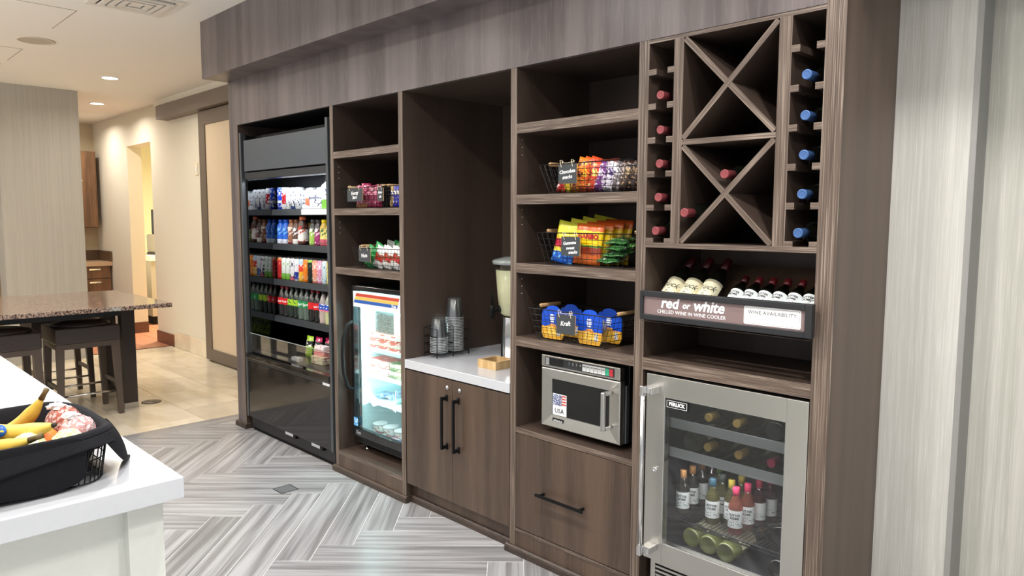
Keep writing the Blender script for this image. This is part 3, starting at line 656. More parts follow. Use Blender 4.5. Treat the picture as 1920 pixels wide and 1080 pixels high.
# bags: pillow with crimped ends ------------------------------------------------
def pillow(w_, h, t, n=8, mcr=0.08, seed=0, wr=0.5):
    rd = random.Random(seed); mb = MB(); vv = []
    ph = [rd.uniform(0, 6) for _ in range(6)]
    for side in (-1, 1):
        for j in range(n + 1):
            for i in range(n + 1):
                u, v = i / n, j / n
                e = (1 - abs(2 * u - 1) ** 3) * (1 - abs(2 * min(max((v - mcr) / (1 - 2 * mcr), 0), 1) - 1) ** 4)
                yy = side * (t / 2 * max(e, 0) ** 0.7 + 0.0006) + wr * 0.004 * math.sin(9 * u + ph[0] + 5 * v) * math.sin(7 * v + ph[1]) * (1 if 0 < i < n else 0.2)
                wv = 1 - 0.06 * math.sin(PI * v)
                vv.append(((u - 0.5) * w_ * wv, yy, v * h))
    m_ = (n + 1) ** 2; ff = []
    for j in range(n):
        for i in range(n):
            a = j * (n + 1) + i; ff.append((a, a + 1, a + n + 2, a + n + 1)); ff.append((m_ + a, m_ + a + n + 1, m_ + a + n + 2, m_ + a + 1))
    for i in range(n):
        a, b_ = i, i + 1; ff.append((a, m_ + a, m_ + b_, b_)); a, b_ = n * (n + 1) + i, n * (n + 1) + i + 1; ff.append((a, b_, m_ + b_, m_ + a))
        a, b_ = i * (n + 1), (i + 1) * (n + 1); ff.append((a, b_, m_ + b_, m_ + a)); a, b_ = i * (n + 1) + n, (i + 1) * (n + 1) + n; ff.append((a, m_ + a, m_ + b_, b_))
    return mb.add(vv, ff, True)
def bagmat(nm, zs, ink=None, thr=0.57, sc_=(45, 45, 70), soft=0.1, iz=(0.15, 0.9)): return zones('bag_' + nm, zs, ink, sc_, thr, iz, 0.28, soft=soft, coat=0.2)
def bag(name, w_, h, t, mt, M, label, group=None, cat='bag', seed=0, words=None, wr=1.0):
    o = obj(name, pillow(w_, h, t, 10, seed=seed, wr=wr), mt); o.matrix_world = M; tag(o, label, cat, group)
    if words:
        for (s_, size, x, z, col, bold) in words:
            tt = text('lettering', s_, size, Matrix.Translation((x, -t / 2 - 0.0012, z)), mat('ink_%d_%d_%d' % col, col, 0.5), o, bold=bold)
    return o
# deck of the cooler
dk = [(0.02, (160, 200, 50), 'lime green', 'lime'), (0.10, (190, 30, 90), 'dark pink', 'pink'), (0.19, (190, 30, 90), 'dark pink and black', 'pinkb')]
for i, (x, c, cn, k) in enumerate(dk):
    bag('snack_pouch', 0.085, 0.145, 0.03, bagmat('deck_' + k, [(0, c), (0.3, (230, 225, 170) if k != 'lime' else c), (0.55, (30, 30, 30)), (0.78, c)], (245, 245, 240), 0.6), T(x, 0.20 + 0.02 * i, 0.562, rx=-0.15), '%s stand-up snack pouch on the cooler deck' % cn, 'pouches on the cooler deck', seed=i)
for i in range(7):
    bag('snack_pouch', 0.075, 0.13, 0.03, bagmat('deck_lime2', [(0, (120, 150, 50)), (0.7, (60, 70, 40)), (0.8, (150, 180, 60))], (60, 80, 40), 0.58), T(0.16 + 0.07 * i, 0.44, 0.562, rx=-0.1), 'olive green pouch in the rear row on the cooler deck, %s from the left' % ORD[i], 'rear pouches on the cooler deck', seed=i + 20)
t_ = thing('snack_tray', 'clear-lidded pink snack tray leaning on pouches on the cooler deck', 'tray', (0.26, 0.17, 0.61))
obj('tray_base', B(0.20, 0.32, 0.14, 0.2, 0.612, 0.63), mat('tray_pink', (235, 130, 130), 0.4), t_, bev=0.004); obj('tray_lid', B(0.205, 0.315, 0.145, 0.195, 0.63, 0.675), zones('tray_lid', [(0, (240, 180, 180)), (0.5, (235, 225, 225)), (1, (235, 225, 225))], (210, 60, 80), (50, 50, 90), 0.6, (0, 1)), t_, bev=0.006)
tag(obj('snack_box', B(0.20, 0.34, 0.12, 0.2, 0.562, 0.611), zones('box_cream', [(0, (226, 214, 180)), (1, (226, 214, 180))], (190, 90, 90), (30, 30, 60), 0.6, (0, 1)), bev=0.003), 'flat cream snack box under the pink tray on the cooler deck', 'box')
tag(obj('sign_card', B(0.05, 0.15, 0.06, 0.09, 0.567, 0.59), mat('paper_grey', (214, 216, 218)), bev=0.002), 'small white price card on the cooler deck behind the guard', 'card')

# glass door freezer ---------------------------------------------------
FX0, FX1, FZ0, FZ1, FY = 0.778, 1.315, 0.195, 1.112, 0.06
fz = thing('glass_door_freezer', 'small black glass-door freezer glowing pale cyan inside the narrow cabinet', 'freezer', (FX0, FY, 0.131))
FIN = mat('freezer_liner', (206, 232, 234), 0.4)
body = MB().box(FX0, FX0 + 0.025, FY + 0.04, 0.46, FZ0, FZ1).box(FX1 - 0.025, FX1, FY + 0.04, 0.46, FZ0, FZ1).box(FX0 + 0.025, FX1 - 0.025, FY + 0.04, 0.46, FZ1 - 0.03, FZ1).box(FX0 + 0.025, FX1 - 0.025, FY + 0.04, 0.46, FZ0, FZ0 + 0.03).box(FX0 + 0.025, FX1 - 0.025, 0.44, 0.46, FZ0 + 0.03, FZ1 - 0.03)
obj('body', body, BLK, fz)
ix0, ix1, iz0, iz1 = FX0 + 0.026, FX1 - 0.026, FZ0 + 0.031, FZ1 - 0.031
liner = MB().box(ix0, ix0 + 0.004, FY + 0.05, 0.435, iz0, iz1).box(ix1 - 0.004, ix1, FY + 0.05, 0.435, iz0, iz1).box(ix0, ix1, 0.43, 0.438, iz0, iz1).box(ix0, ix1, FY + 0.05, 0.43, iz1 - 0.004, iz1).box(ix0, ix1, FY + 0.05, 0.43, iz0, iz0 + 0.004)
obj('liner', liner, FIN, fz)
dr = obj('door_frame', MB().frame(FX0, FX1, FZ0 + 0.03, FZ1, FY, FY + 0.035, 0.028, 0.028, 0.048, 0.028), BLKG, fz, bev=0.003)
obj('door_glass', B(FX0 + 0.026, FX1 - 0.026, FY + 0.008, FY + 0.014, FZ0 + 0.076, FZ1 - 0.026), glassy('freezer_glass', (0.95, 1.0, 1.0), 0.03), dr)
obj('header_sticker', B(FX0 + 0.026, FX1 - 0.026, FY + 0.002, FY + 0.006, 0.990, 1.080), mat('sticker_white', (236, 238, 240), 0.4), dr)
for k, (c, z) in enumerate((((196, 70, 50), 1.060), ((226, 190, 90), 1.041), ((40, 90, 170), 1.022))):
    s_ = 0.004
    obj('stripe', MB().prism([(0.838 - (1.07 - z) * 0.5, z - 0.0085), (1.255 - (1.07 - z) * 0.4, z - 0.0085), (1.255 - (1.07 - z) * 0.4 + 0.007, z + 0.0085), (0.838 - (1.07 - z) * 0.5 + 0.007, z + 0.0085)], 0, 0.0012, Matrix.Translation((0, FY + 0.0019, 0)) @ Matrix.Rotation(PI / 2, 4, 'X')), mat('stripe_%d' % k, c, 0.4), dr)
text('lettering', 'True', 0.022, Matrix.Translation((1.205, FY + 0.0003, 1.021)), WHI, dr, bold=0.0008, shear=0.3)
text('lettering', 'True', 0.024, Matrix.Translation((0.84, FY - 0.0006, 0.249)), mat('logo_grey', (170, 172, 174)), dr, bold=0.0006, shear=0.3)
obj('door_sticker', B(0.797, 0.838, FY - 0.001, FY + 0.0, 0.285, 0.335), zones('sticker_blue', [(0, (70, 160, 220)), (1, (70, 160, 220))], (235, 245, 250), (60, 60, 120), 0.55, (0.1, 0.9)), dr)
obj('inner_notice', B(1.01, 1.19, FY + 0.0145, FY + 0.0155, 0.86, 0.985), zones('notice_clear', [(0, (190, 216, 218)), (1, (190, 216, 218))], (70, 90, 95), (60, 60, 300), 0.58, (0.05, 0.95)), dr)
obj('inner_notice', B(1.20, 1.285, FY + 0.004, FY + 0.005, 0.868, 0.972), mat('notice_white', (236, 240, 240), 0.5), dr)
obj('led_column', B(ix0 + 0.006, ix0 + 0.011, FY + 0.058, FY + 0.062, 0.40, 0.97), mat('freezer_led', (255, 255, 255), emit=(200, 250, 255), es=14), fz)
led = MB()
for i in range(11): led.box(ix0 + 0.03, ix0 + 0.036, FY + 0.056, FY + 0.060, 0.41 + 0.053 * i, 0.425 + 0.053 * i)
obj('led_dot', led, mat('freezer_led2', (255, 255, 255), emit=(220, 250, 255), es=10), fz, kind='stuff')
area('freezer_lamp', (1.05, 0.16, 1.06), 0.4, 9, (0.72, 1.0, 1.0), shape='RECTANGLE', size_y=0.08)
for lx, ly in ((0.822, 0.6), (1.272, -0.6)):
    o = area('freezer_lamp', (lx, 0.118, 0.68), 0.02, 3.2, (0.72, 1.0, 1.0), shape='RECTANGLE', size_y=0.6); o.rotation_euler = Vector((ly, 1.0, 0)).to_track_quat('-Z', 'Z').to_euler()
h = MB().tube([(0.80, FY, 0.90), (0.788, FY - 0.03, 0.885), (0.784, FY - 0.055, 0.80), (0.784, FY - 0.062, 0.70), (0.784, FY - 0.055, 0.60), (0.788, FY - 0.03, 0.515), (0.80, FY, 0.50)], 0.011, 8)
obj('handle', h, BLKM, dr)
gb = MB().box(FX0 + 0.01, FX1 - 0.01, FY + 0.02, FY + 0.05, FZ0 - 0.012, FZ0 + 0.028)
for i in range(5): gb.box(FX0 + 0.03, FX1 - 0.03, FY + 0.016, FY + 0.02, FZ0 - 0.006 + i * 0.007, FZ0 - 0.003 + i * 0.007)
obj('lower_grille', gb, BLK, fz)
for xx in (0.83, 1.26):
    for yy in (0.13, 0.42): obj('foot', MB().lathe([(0.014, 0), (0.014, 0.008), (0.007, 0.010), (0.007, 0.064)], 10, T(xx, yy, 0.131)), CHROME, fz)
FSZ = [0.745, 0.592, 0.438]
for z in FSZ:
    mb = MB().box(ix0 + 0.012, ix1 - 0.012, 0.135, 0.142, z - 0.022, z)
    mb.box(ix0 + 0.012, ix1 - 0.012, 0.142, 0.42, z - 0.006, z)
    obj('shelf', mb, mat('freezer_shelf', (224, 240, 240), 0.4), fz)
BX = {}
def box_mat(nm, c, ink): return zones('frozen_' + nm, [(0, c), (0.45, (236, 220, 200)), (0.8, c)], ink, (45, 45, 70), 0.55, (0, 1), soft=0.15)
FB = dict(red=box_mat('red', (205, 50, 36), (245, 225, 215)), green=box_mat('green', (88, 120, 60), (230, 215, 170)), cream=box_mat('cream', (220, 190, 150), (170, 60, 40)))
bp = None
def fbox(x, y, z, c, lab, grp):
    global bp
    if bp is None:
        o = obj('frozen_food_box', B(-0.048, 0.048, 0, 0.11, 0, 0.042), FB['red'], bev=0.002); tag(o, 'x', 'box'); bp = Proto(o)
    bp.put(T(x, y, z), lab, grp, {'frozen_food_box': FB[c]})
for i, x in enumerate((0.868, 0.972, 1.078, 1.18)):
    for k in range(2): fbox(x, 0.15 + 0.004 * k, FSZ[0] + 0.001 + 0.0425 * k, 'red', 'red and white box in the %s stack on the top freezer shelf, %s' % (ords[i], ('lower', 'upper')[k]), 'boxes on the top freezer shelf')
for i, (x, c) in enumerate(((0.868, 'red'), (0.972, 'red'), (1.078, 'green'), (1.18, 'green'))):
    for k in range(2 if c == 'red' else 2): fbox(x, 0.15 + 0.004 * k, FSZ[1] + 0.001 + 0.0425 * k, c, '%s box in the %s stack on the second freezer shelf, %s' % (c, ords[i], ('lower', 'upper')[k]), 'boxes on the second freezer shelf')
fm = bagmat('ice', [(0, (150, 170, 190)), (1, (150, 170, 190))], (40, 80, 160), 0.52, iz=(-1, 2)); fm2 = bagmat('mint', [(0, (150, 190, 180)), (1, (150, 190, 180))], (20, 100, 90), 0.52, iz=(-1, 2))
for i, (x, y_, c) in enumerate(((0.88, 0.16, fm), (0.98, 0.18, fm), (1.08, 0.16, fm2), (1.18, 0.18, fm2), (0.93, 0.27, fm), (1.05, 0.28, fm))):
    bag('ice_cream_pack', 0.10, 0.10, 0.030, c, T(x, y_ + 0.0, FSZ[2] + 0.017 + (0.0 if i < 4 else 0.0), rx=-PI / 2 + 0.0, rz=0.1 * (i % 3 - 1)), '%s wrapped ice cream pack, %s on the third freezer shelf' % (('pale blue', 'mint')[c is fm2], ords[i]), 'packs on the third freezer shelf', 'pack', seed=40 + i)
cup = None
for i, x in enumerate((0.875, 0.98, 1.09, 1.19)):
    t_ = thing('frozen_meal_tub', '%s white frozen meal tub from the left on the freezer floor' % ords[i], 'tub', (x, 0.19, iz0 + 0.004), 'tubs on the freezer floor')
    obj('tub', MB().lathe([(0.034, iz0 + 0.005), (0.042, iz0 + 0.055)], 16, Matrix.Translation((x, 0.19, 0))), zones('tub_print', [(0, (60, 50, 50)), (0.1, (222, 222, 215)), (1, (222, 222, 215))], (170, 60, 60), (40, 40, 60), 0.55, (0, 1)), t_)
    obj('lid', MB().lathe([(0.045, iz0 + 0.055), (0.045, iz0 + 0.062), (0.04, iz0 + 0.064)], 16, Matrix.Translation((x, 0.19, 0))), WHITE, t_)
bag('ice_cream_pack', 0.085, 0.12, 0.024, bagmat('bluepack', [(0, (40, 110, 200)), (0.35, (235, 235, 240)), (0.6, (60, 150, 220))], (235, 90, 60), 0.62), T(1.08, 0.125, iz0 + 0.017, rx=-PI / 2, rz=0.5) @ Matrix.Translation((0, 0, -0.02)), 'bright blue ice cream wrapper lying in front of the tubs on the freezer floor', None, 'pack', 55) if False else \
bag('ice_cream_pack', 0.05, 0.12, 0.02, bagmat('bluepack', [(0, (40, 110, 200)), (0.35, (235, 235, 240)), (0.6, (60, 150, 220))], (235, 90, 60), 0.62), T(1.16, 0.122, iz0 + 0.015, rz=PI / 2 - 0.25, rx=-PI / 2), 'bright blue ice cream wrapper lying in front of the tubs on the freezer floor', None, 'pack', 55)

# microwave ---------------------------------------------------
MX0, MX1, MZ0, MZ1, MY = 2.318, 2.738, 0.607, 0.917, 0.04
mw = thing('microwave', 'stainless steel commercial microwave with side handle on the lower cabinet shelf', 'microwave', (MX0, MY, 0.58))
obj('body', B(MX0 + 0.004, MX1 + 0.006, MY + 0.055, 0.46, MZ0 + 0.004, MZ1 + 0.006), BLK, mw, bev=0.002)
obj('door_gasket', B(MX0 + 0.002, MX1 - 0.002, MY + 0.030, MY + 0.055, MZ0 + 0.003, MZ1 - 0.002), BLKM, mw)
obj('side_trim', B(MX1 - 0.001, MX1 + 0.007, MY + 0.034, MY + 0.054, MZ0, MZ0 + 0.235), GREY, mw, bev=0.002)
obj('control_panel', B(MX0, MX1, MY, MY + 0.03, 0.866, MZ1), STEEL, mw, bev=0.003)
pn = obj('keypad', B(MX0 + 0.022, MX1 - 0.028, MY - 0.0015, MY, 0.874, 0.910), mat('keypad_grey', (48, 50, 52), 0.35), mw, bev=0.001)
obj('display', B(MX0 + 0.05, MX0 + 0.125, MY - 0.0022, MY - 0.0014, 0.877, 0.907), BLKG, pn)
obj('start_key', B(MX0 + 0.027, MX0 + 0.047, MY - 0.0025, MY - 0.0014, 0.877, 0.907), mat('key_silver', (170, 172, 174), 0.4), pn, bev=0.001)
kx = MX0 + 0.150; kw = (MX1 - 0.032 - kx) / 12
for i in range(12):
    mt = (mat('key_dark', (56, 58, 60), 0.4) if i < 4 else WHITE if i < 10 else mat('key_green', (70, 190, 150), 0.4) if i == 10 else mat('key_red', (220, 60, 70), 0.4))
    b_ = obj('key', B(kx + i * kw + 0.001, kx + (i + 1) * kw - 0.001, MY - 0.0025, MY - 0.0014, 0.878, 0.906), mt, pn)
for i in range(4): text('key_lettering', str(i + 1), 0.013, Matrix.Translation((kx + (i + 0.5) * kw, MY - 0.0032, 0.897)), WHI, pn)
for i in range(4, 10): text('key_lettering', ('TIME', 'DEF', 'MED', 'LOW', 'VOL', 'QTY')[i - 4], 0.0068, Matrix.Translation((kx + (i + 0.5) * kw, MY - 0.0032, 0.897)), mat('ink_dark', (30, 30, 30)), pn)
# door with sloping bevel towards the window
dz1 = 0.861; wx0, wx1, wz0, wz1 = MX0 + 0.052, MX1 - 0.060, MZ0 + 0.052, dz1 - 0.045
om = [(MX0, MZ0), (MX1, MZ0), (MX1, dz1), (MX0, dz1)]; mm_ = [(MX0 + 0.004, MZ0 + 0.004), (MX1 - 0.004, MZ0 + 0.004), (MX1 - 0.004, dz1 - 0.004), (MX0 + 0.004, dz1 - 0.004)]; im = [(wx0, wz0), (wx1, wz0), (wx1, wz1), (wx0, wz1)]
vv = [(x, MY + 0.03, z) for x, z in om] + [(x, MY + 0.004, z) for x, z in om] + [(x, MY, z) for x, z in mm_] + [(x, MY + 0.012, z) for x, z in im] + [(x, MY + 0.017, z) for x, z in im]
ff = []
for r in range(4):
    for i in range(4): ff.append((r * 4 + i, r * 4 + (i + 1) % 4, r * 4 + 4 + (i + 1) % 4, r * 4 + 4 + i))
md = obj('door', MB().add(vv, ff), STEEL, mw)
obj('window', B(wx0 - 0.002, wx1 + 0.002, MY + 0.016, MY + 0.02, wz0 - 0.002, wz1 + 0.002), BLKG, md)
slt = MB()
for i in range(3): slt.box(wx0 + 0.02, wx0 + 0.19, MY + 0.0155, MY + 0.016, wz1 - 0.022 - i * 0.022, wz1 - 0.015 - i * 0.022)
h = MB().box(wx1 + 0.0, wx1 + 0.018, MY - 0.046, MY - 0.034, 0.662, 0.818)
h.box(wx1 + 0.0, wx1 + 0.018, MY - 0.036, MY + 0.004, 0.803, 0.818).box(wx1 + 0.0, wx1 + 0.018, MY - 0.036, MY + 0.004, 0.662, 0.677)
obj('handle', h, CHROME, md, bev=0.003)
fs = obj('flag_sticker', B(wx0 + 0.003, wx0 + 0.080, MY + 0.0135, MY + 0.0155, wz0 + 0.002, wz0 + 0.094), mat('sticker_white', (236, 238, 240)), md)
fx, fzz = wx0 + 0.005, wz0 + 0.045; fl_ = MB(); fl_.box(fx, fx + 0.050, MY + 0.0122, MY + 0.0135, fzz, fzz + 0.046)
obj('flag_canton', fl_, zones('flag_blue', [(0, (60, 74, 120)), (1, (60, 74, 120))], (225, 228, 238), (260, 260, 260), 0.55, (0, 1)), fs)
for i in range(4): obj('flag_stripe', B(fx + 0.050, fx + 0.073, MY + 0.0122, MY + 0.0135, fzz + 0.005 + i * 0.0118, fzz + 0.0105 + i * 0.0118), mat('flag_red', (200, 70, 60), 0.5), fs)
text('lettering', 'USA', 0.028, Matrix.Translation((wx0 + 0.041, MY + 0.0128, wz0 + 0.021)), mat('ink_dark', (30, 30, 30)), fs)
bd = obj('name_badge', B(MX0 + 0.062, MX0 + 0.124, MY + 0.0055, MY + 0.0075, MZ0 + 0.020, MZ0 + 0.042), BLK, md)
text('lettering', 'AMANA', 0.014, Matrix.Translation((MX0 + 0.093, MY + 0.0045, MZ0 + 0.031)), WHI, bd, spacing=1.1)
for xx in (MX0 + 0.04, MX1 - 0.04):
    for yy in (MY + 0.09, 0.40): obj('foot', MB().lathe([(0.016, 0), (0.014, 0.03)], 12, T(xx, yy, 0.5805)), BLKM, mw)

# wine cooler ---------------------------------------------------
QX0, QX1, QZ0, QZ1 = 2.890, 3.4965, 0.222, 0.928
wc = thing('wine_cooler', 'under-counter stainless steel wine cooler with a smoky glass door', 'wine cooler', (QX0, 0, 0))
VW = mat('cooler_vinyl', (40, 40, 46), 0.5)
bdx = MB().box(QX0 + 0.002, QX0 + 0.035, 0.045, 0.56, 0.1, 0.90).box(QX1 - 0.035, QX1 - 0.002, 0.045, 0.56, 0.1, 0.90).box(QX0 + 0.035, QX1 - 0.035, 0.045, 0.56, 0.875, 0.90).box(QX0 + 0.035, QX1 - 0.035, 0.045, 0.56, 0.1, 0.268).box(QX0 + 0.035, QX1 - 0.035, 0.54, 0.56, 0.268, 0.875)
obj('body', bdx, VW, wc)
gx0, gx1, gz0, gz1 = 2.969, 3.425, 0.297, 0.851
qd = obj('door_frame', MB().frame(QX0, QX1, QZ0, QZ1, 0.0, 0.035, gx0 - QX0, QX1 - gx1, gz0 - QZ0, QZ1 - gz1), STEEL, wc, bev=0.0015)
obj('door_glass', B(gx0 - 0.002, gx1 + 0.002, 0.004, 0.010, gz0 - 0.002, gz1 + 0.002), glassy('smoky_glass', (0.72, 0.73, 0.735), 0.07), qd)
obj('glass_trim', MB().frame(gx0, gx1, gz0, gz1, 0.0015, 0.004, 0.002, 0.002, 0.003, 0.002), CHROME, qd)
bdg = obj('badge', B(gx0 + 0.006, gx0 + 0.096, 0.0015, 0.0038, 0.812, 0.846), BLK, qd)
obj('badge_outline', MB().frame(gx0 + 0.009, gx0 + 0.093, 0.816, 0.842, 0.0008, 0.0016, 0.0012, 0.0012, 0.0012, 0.0012), WHI, bdg)
text('lettering', 'PERLICK', 0.0175, Matrix.Translation((gx0 + 0.051, 0.0008, 0.829)), WHI, bdg, bold=0.0008)
h = MB().tube([(2.917, -0.062, 0.262), (2.917, -0.062, 0.886)], 0.009, 12)
hh = obj('handle', h, CHROME, qd)
for z in (0.274, 0.876): obj('handle_bracket', MB().box(2.908, 2.926, -0.072, -0.052, z - 0.019, z + 0.019).box(2.910, 2.950, -0.052, 0.0, z - 0.013, z + 0.013), CHROME, hh, bev=0.003)
obj('lock', MB().lathe([(0.010, 0), (0.010, 0.008), (0.008, 0.010), (0.004, 0.010), (0.004, 0.006), (0, 0.006)], 14, Matrix.Translation((2.937, 0, 0.573)) @ Matrix.Rotation(PI / 2, 4, 'X')), CHROME, qd)
obj('grille_frame', MB().frame(QX0 + 0.02, QX1 - 0.005, 0.10, 0.215, 0.022, 0.045, 0.02, 0.02, 0.012, 0.014), STEEL, wc)
for i in range(5): obj('grille_slat', B(QX0 + 0.04, QX1 - 0.025, 0.024, 0.040, 0.118 + i * 0.0165, 0.126 + i * 0.0165), STEEL, wc)
obj('grille_back', B(QX0 + 0.04, QX1 - 0.025, 0.0455, 0.047, 0.112, 0.205), BLKM, wc) if False else None
obj('toe_kick', B(QX0 + 0.02, QX1 - 0.005, 0.06, 0.5, 0.0, 0.099), BLKM, wc)
for z in (0.748, 0.638):
    s_ = obj('drawer_shelf', B(gx0 - 0.005, 3.455, 0.045, 0.05, z - 0.0185, z + 0.0185), mat('drawer_front_grey', (186, 190, 192), 0.5, 0.2), wc, bev=0.002)
    rr = MB()
    for i in range(12): rr.box(2.985 + i * 0.04, 2.990 + i * 0.04, 0.05, 0.50, z - 0.004, z)
    obj('drawer_rods', rr, GREY, s_, kind='stuff')
RZ = 0.385
rr = MB().tube([(2.93, 0.052, RZ), (3.455, 0.052, RZ)], 0.0035, 6).tube([(2.93, 0.052, RZ - 0.012), (3.455, 0.052, RZ - 0.012)], 0.003, 6).tube([(2.93, 0.48, RZ - 0.002), (3.455, 0.48, RZ - 0.002)], 0.003, 6).tube([(2.93, 0.25, RZ - 0.004), (3.455, 0.25, RZ - 0.004)], 0.003, 6)
for i in range(34): xx = 2.935 + i * 0.0156; rr.tube([(xx, 0.050, RZ - 0.010), (xx, 0.055, RZ), (xx, 0.48, RZ)], 0.0016, 4)
obj('wire_rack', rr, mat('rack_grey', (70, 72, 76), 0.35, 0.6), wc, kind='stuff')
area('wine_cooler_fill', (3.2, 0.030, 0.868), 0.4, 1.6, (1, 0.98, 0.95), shape='RECTANGLE', size_y=0.012)  # added fill without a fitting, brightens the drawer fronts behind the glass
area('wine_cooler_fill', (3.2, 0.032, 0.610), 0.4, 1.2, (1, 0.98, 0.95), shape='RECTANGLE', size_y=0.05)  # second added fill, under the drawers, for the bottle fronts
area('wine_cooler_fill', (3.2, 0.07, 0.37), 0.4, 0.35, (1, 0.98, 0.95), shape='RECTANGLE', size_y=0.02)

# wine bottles: bordeaux shape, axis +z; local -y side carries the label
WB = [(0.0005, 0.008), (0.014, 0.007), (0.024, 0.003), (0.031, 0.0), (0.034, 0.0005), (0.0365, 0.006), (0.0365, 0.185), (0.034, 0.205), (0.022, 0.228), (0.0145, 0.245), (0.0138, 0.285)]
WCAP = [(0.0150, 0.240), (0.0150, 0.292), (0.0156, 0.294), (0.0156, 0.299), (0.0145, 0.300), (0.0105, 0.3004), (0.010, 0.2996)]
DARKG = mat('dark_wine_glass', (14, 16, 12), 0.08, coat=0.5)
CREAM = zones('cream_label', [(0, (228, 222, 190)), (1, (228, 222, 190))], (90, 84, 70), (120, 120, 300), 0.63, (0.12, 0.45), 0.6)
wine = bottle('wine_bottle', WB, 0.06, 0.165, 0.0369, (0, 0, 0), 18, bodymat=DARKG, labmat=CREAM, lab_arc=1.5, capprof=WCAP)
CR = mat('capsule_red', (142, 68, 72), 0.35, 0.2); CB = mat('capsule_blue', (66, 100, 152), 0.35, 0.2); CY = mat('capsule_gold', (206, 170, 96), 0.4); CP = mat('capsule_pink', (200, 50, 100), 0.4)
CD = mat('capsule_burgundy', (74, 18, 22), 0.3, 0.2)
hz = Matrix.Rotation(PI / 2, 4, 'X')      # +z -> -y: neck to the front
for col, (x, cn, cm, place) in enumerate(((2.927, 'red', CR, 'left'), (3.449, 'blue', CB, 'right'))):
    for i in range(5):
        dx = (0.004, -0.001, 0.001, 0.002, -0.004)[i]
        o = wine.put(Matrix.Translation((x + dx, 0.285 + 0.004 * ((i * 3) % 4), 1.932 - 0.1195 * i)) @ hz, 'wine bottle with %s capsule lying on the %s peg column, %s' % (cn, 'left' if col == 0 else 'right', ('topmost', 'second from the top', 'middle one', 'second from the bottom', 'lowest')[i]), '%s-capped bottles in the peg column' % cn, {'bottle_cap': cm})
        obj_ring = None
wine.put(Matrix.Translation((3.1865, 0.29, 1.6455)) @ hz, 'red-capped wine bottle resting in the middle of the lower crossed cell', 'red-capped bottles in the crossed cells', {'bottle_cap': CR})
wine.put(Matrix.Translation((3.0525, 0.265, 1.518)) @ hz, 'red-capped wine bottle in the left triangle of the lower crossed cell', 'red-capped bottles in the crossed cells', {'bottle_cap': CR})
# three display bottles leaning behind the sign
tilt = math.radians(40)
disp = Matrix.Rotation(tilt - PI / 2, 4, 'X')     # +z -> (+y cos, +z sin), label side up/front
SIGNY = -0.045
lm = []
for i, x in enumerate((2.933, 3.008, 3.083)):
    o = wine.put(Matrix.Translation((x, 0.0, 1.150)) @ disp, 'large cream-labelled wine bottle leaning behind the sign, %s of three' % ords[i], 'large bottles behind the sign', {'bottle_cap': CD})
    if i == 0: sig = text('label_lettering', 'Tuck', 0.034, Matrix.Translation((0, 0, 0.125)), mat('ink_dark', (30, 30, 30)), None, shear=0.5, bend=0.0371, ext=0.0002); q = sig
    else: q = sig.copy(); C.objects.link(q)
    q.parent = o; q.matrix_local = Matrix.Identity(4)
SB = [(0.0225, 0), (0.0253, 0.004), (0.0253, 0.095), (0.021, 0.112), (0.012, 0.130), (0.0105, 0.150)]
SCAP = [(0.0125, 0.138), (0.0125, 0.166), (0.0115, 0.168), (0, 0.168)]
BUT = zones('small_wine_label', [(0, (232, 238, 238)), (1, (232, 238, 238))], (60, 76, 90), (160, 160, 240), 0.6, (0.1, 0.42), 0.6)
mini = bottle('miniature_wine_bottle', SB, 0.025, 0.088, 0.0257, (0, 0, 0), 16, bodymat=DARKG, labmat=BUT, lab_arc=1.45, capprof=SCAP)
CD2 = mat('capsule_wine_red', (110, 30, 38), 0.3, 0.2)
for i in range(7):
    o = mini.put(Matrix.Translation((3.184 + 0.0515 * i if i < 6 else 3.4735, 0.046, 1.182)) @ disp, 'small white-labelled wine bottle leaning behind the sign, %s of seven' % ords[i], 'small bottles behind the sign', {'bottle_cap': CD2 if i % 5 else CD})
    if i == 0: sig2 = text('label_lettering', 'SUTTER\nHOME', 0.0115, Matrix.Translation((0, 0, 0.066)), mat('ink_dark', (30, 30, 30)), None, bend=0.0259, ext=0.0002, bold=0.0003); q = sig2
    else: q = sig2.copy(); C.objects.link(q)
    q.parent = o; q.matrix_local = Matrix.Identity(4)
# sloping display rest
ty = math.tan(tilt)
rs = MB().add([(x, yy, zz) for x in (F2 + 0.002, G1 - 0.002) for yy, zz in ((0.062, 1.086 + 0.080 * ty), (0.27, 1.086 + 0.288 * ty), (0.27, 1.074 + 0.288 * ty), (0.066, 1.077 + 0.080 * ty))], [(0, 4, 5, 1), (1, 5, 6, 2), (2, 6, 7, 3), (3, 7, 4, 0), (0, 1, 2, 3), (7, 6, 5, 4)])
rs.box(F2 + 0.002, G1 - 0.002, -0.0175, 0.030, 1.1235, 1.1255)
tag(obj('display_rest', rs, FACE), 'sloping wooden rest under the leaning wine bottles', 'display rest')
sg = thing('wine_sign', 'long black-framed sign for red or white wine across the cabinet opening', 'sign', (2.885, -0.02, 1.135))
obj('sign_frame', MB().frame(2.883, 3.512, 1.134, 1.239, SIGNY, -0.018, 0.013, 0.022, 0.020, 0.020), mat('sign_frame_black', (34, 35, 38), 0.45), sg, bev=0.002)
pnl = obj('sign_panel', B(2.892, 3.50, -0.036, -0.022, 1.15, 1.222), mat('sign_mauve', (132, 112, 110), 0.35), sg)
SM = Matrix.Translation((3.086, -0.0365, 1.198))
text('lettering', 'red', 0.052, Matrix.Translation((3.003, -0.0365, 1.199)), WHI, pnl, bold=0.0016, shear=0.22)
text('lettering', 'or', 0.031, Matrix.Translation((3.070, -0.0365, 1.196)), WHI, pnl, bold=0.0010, shear=0.22)
text('lettering', 'white', 0.052, Matrix.Translation((3.157, -0.0365, 1.199)), WHI, pnl, bold=0.0016, shear=0.22)
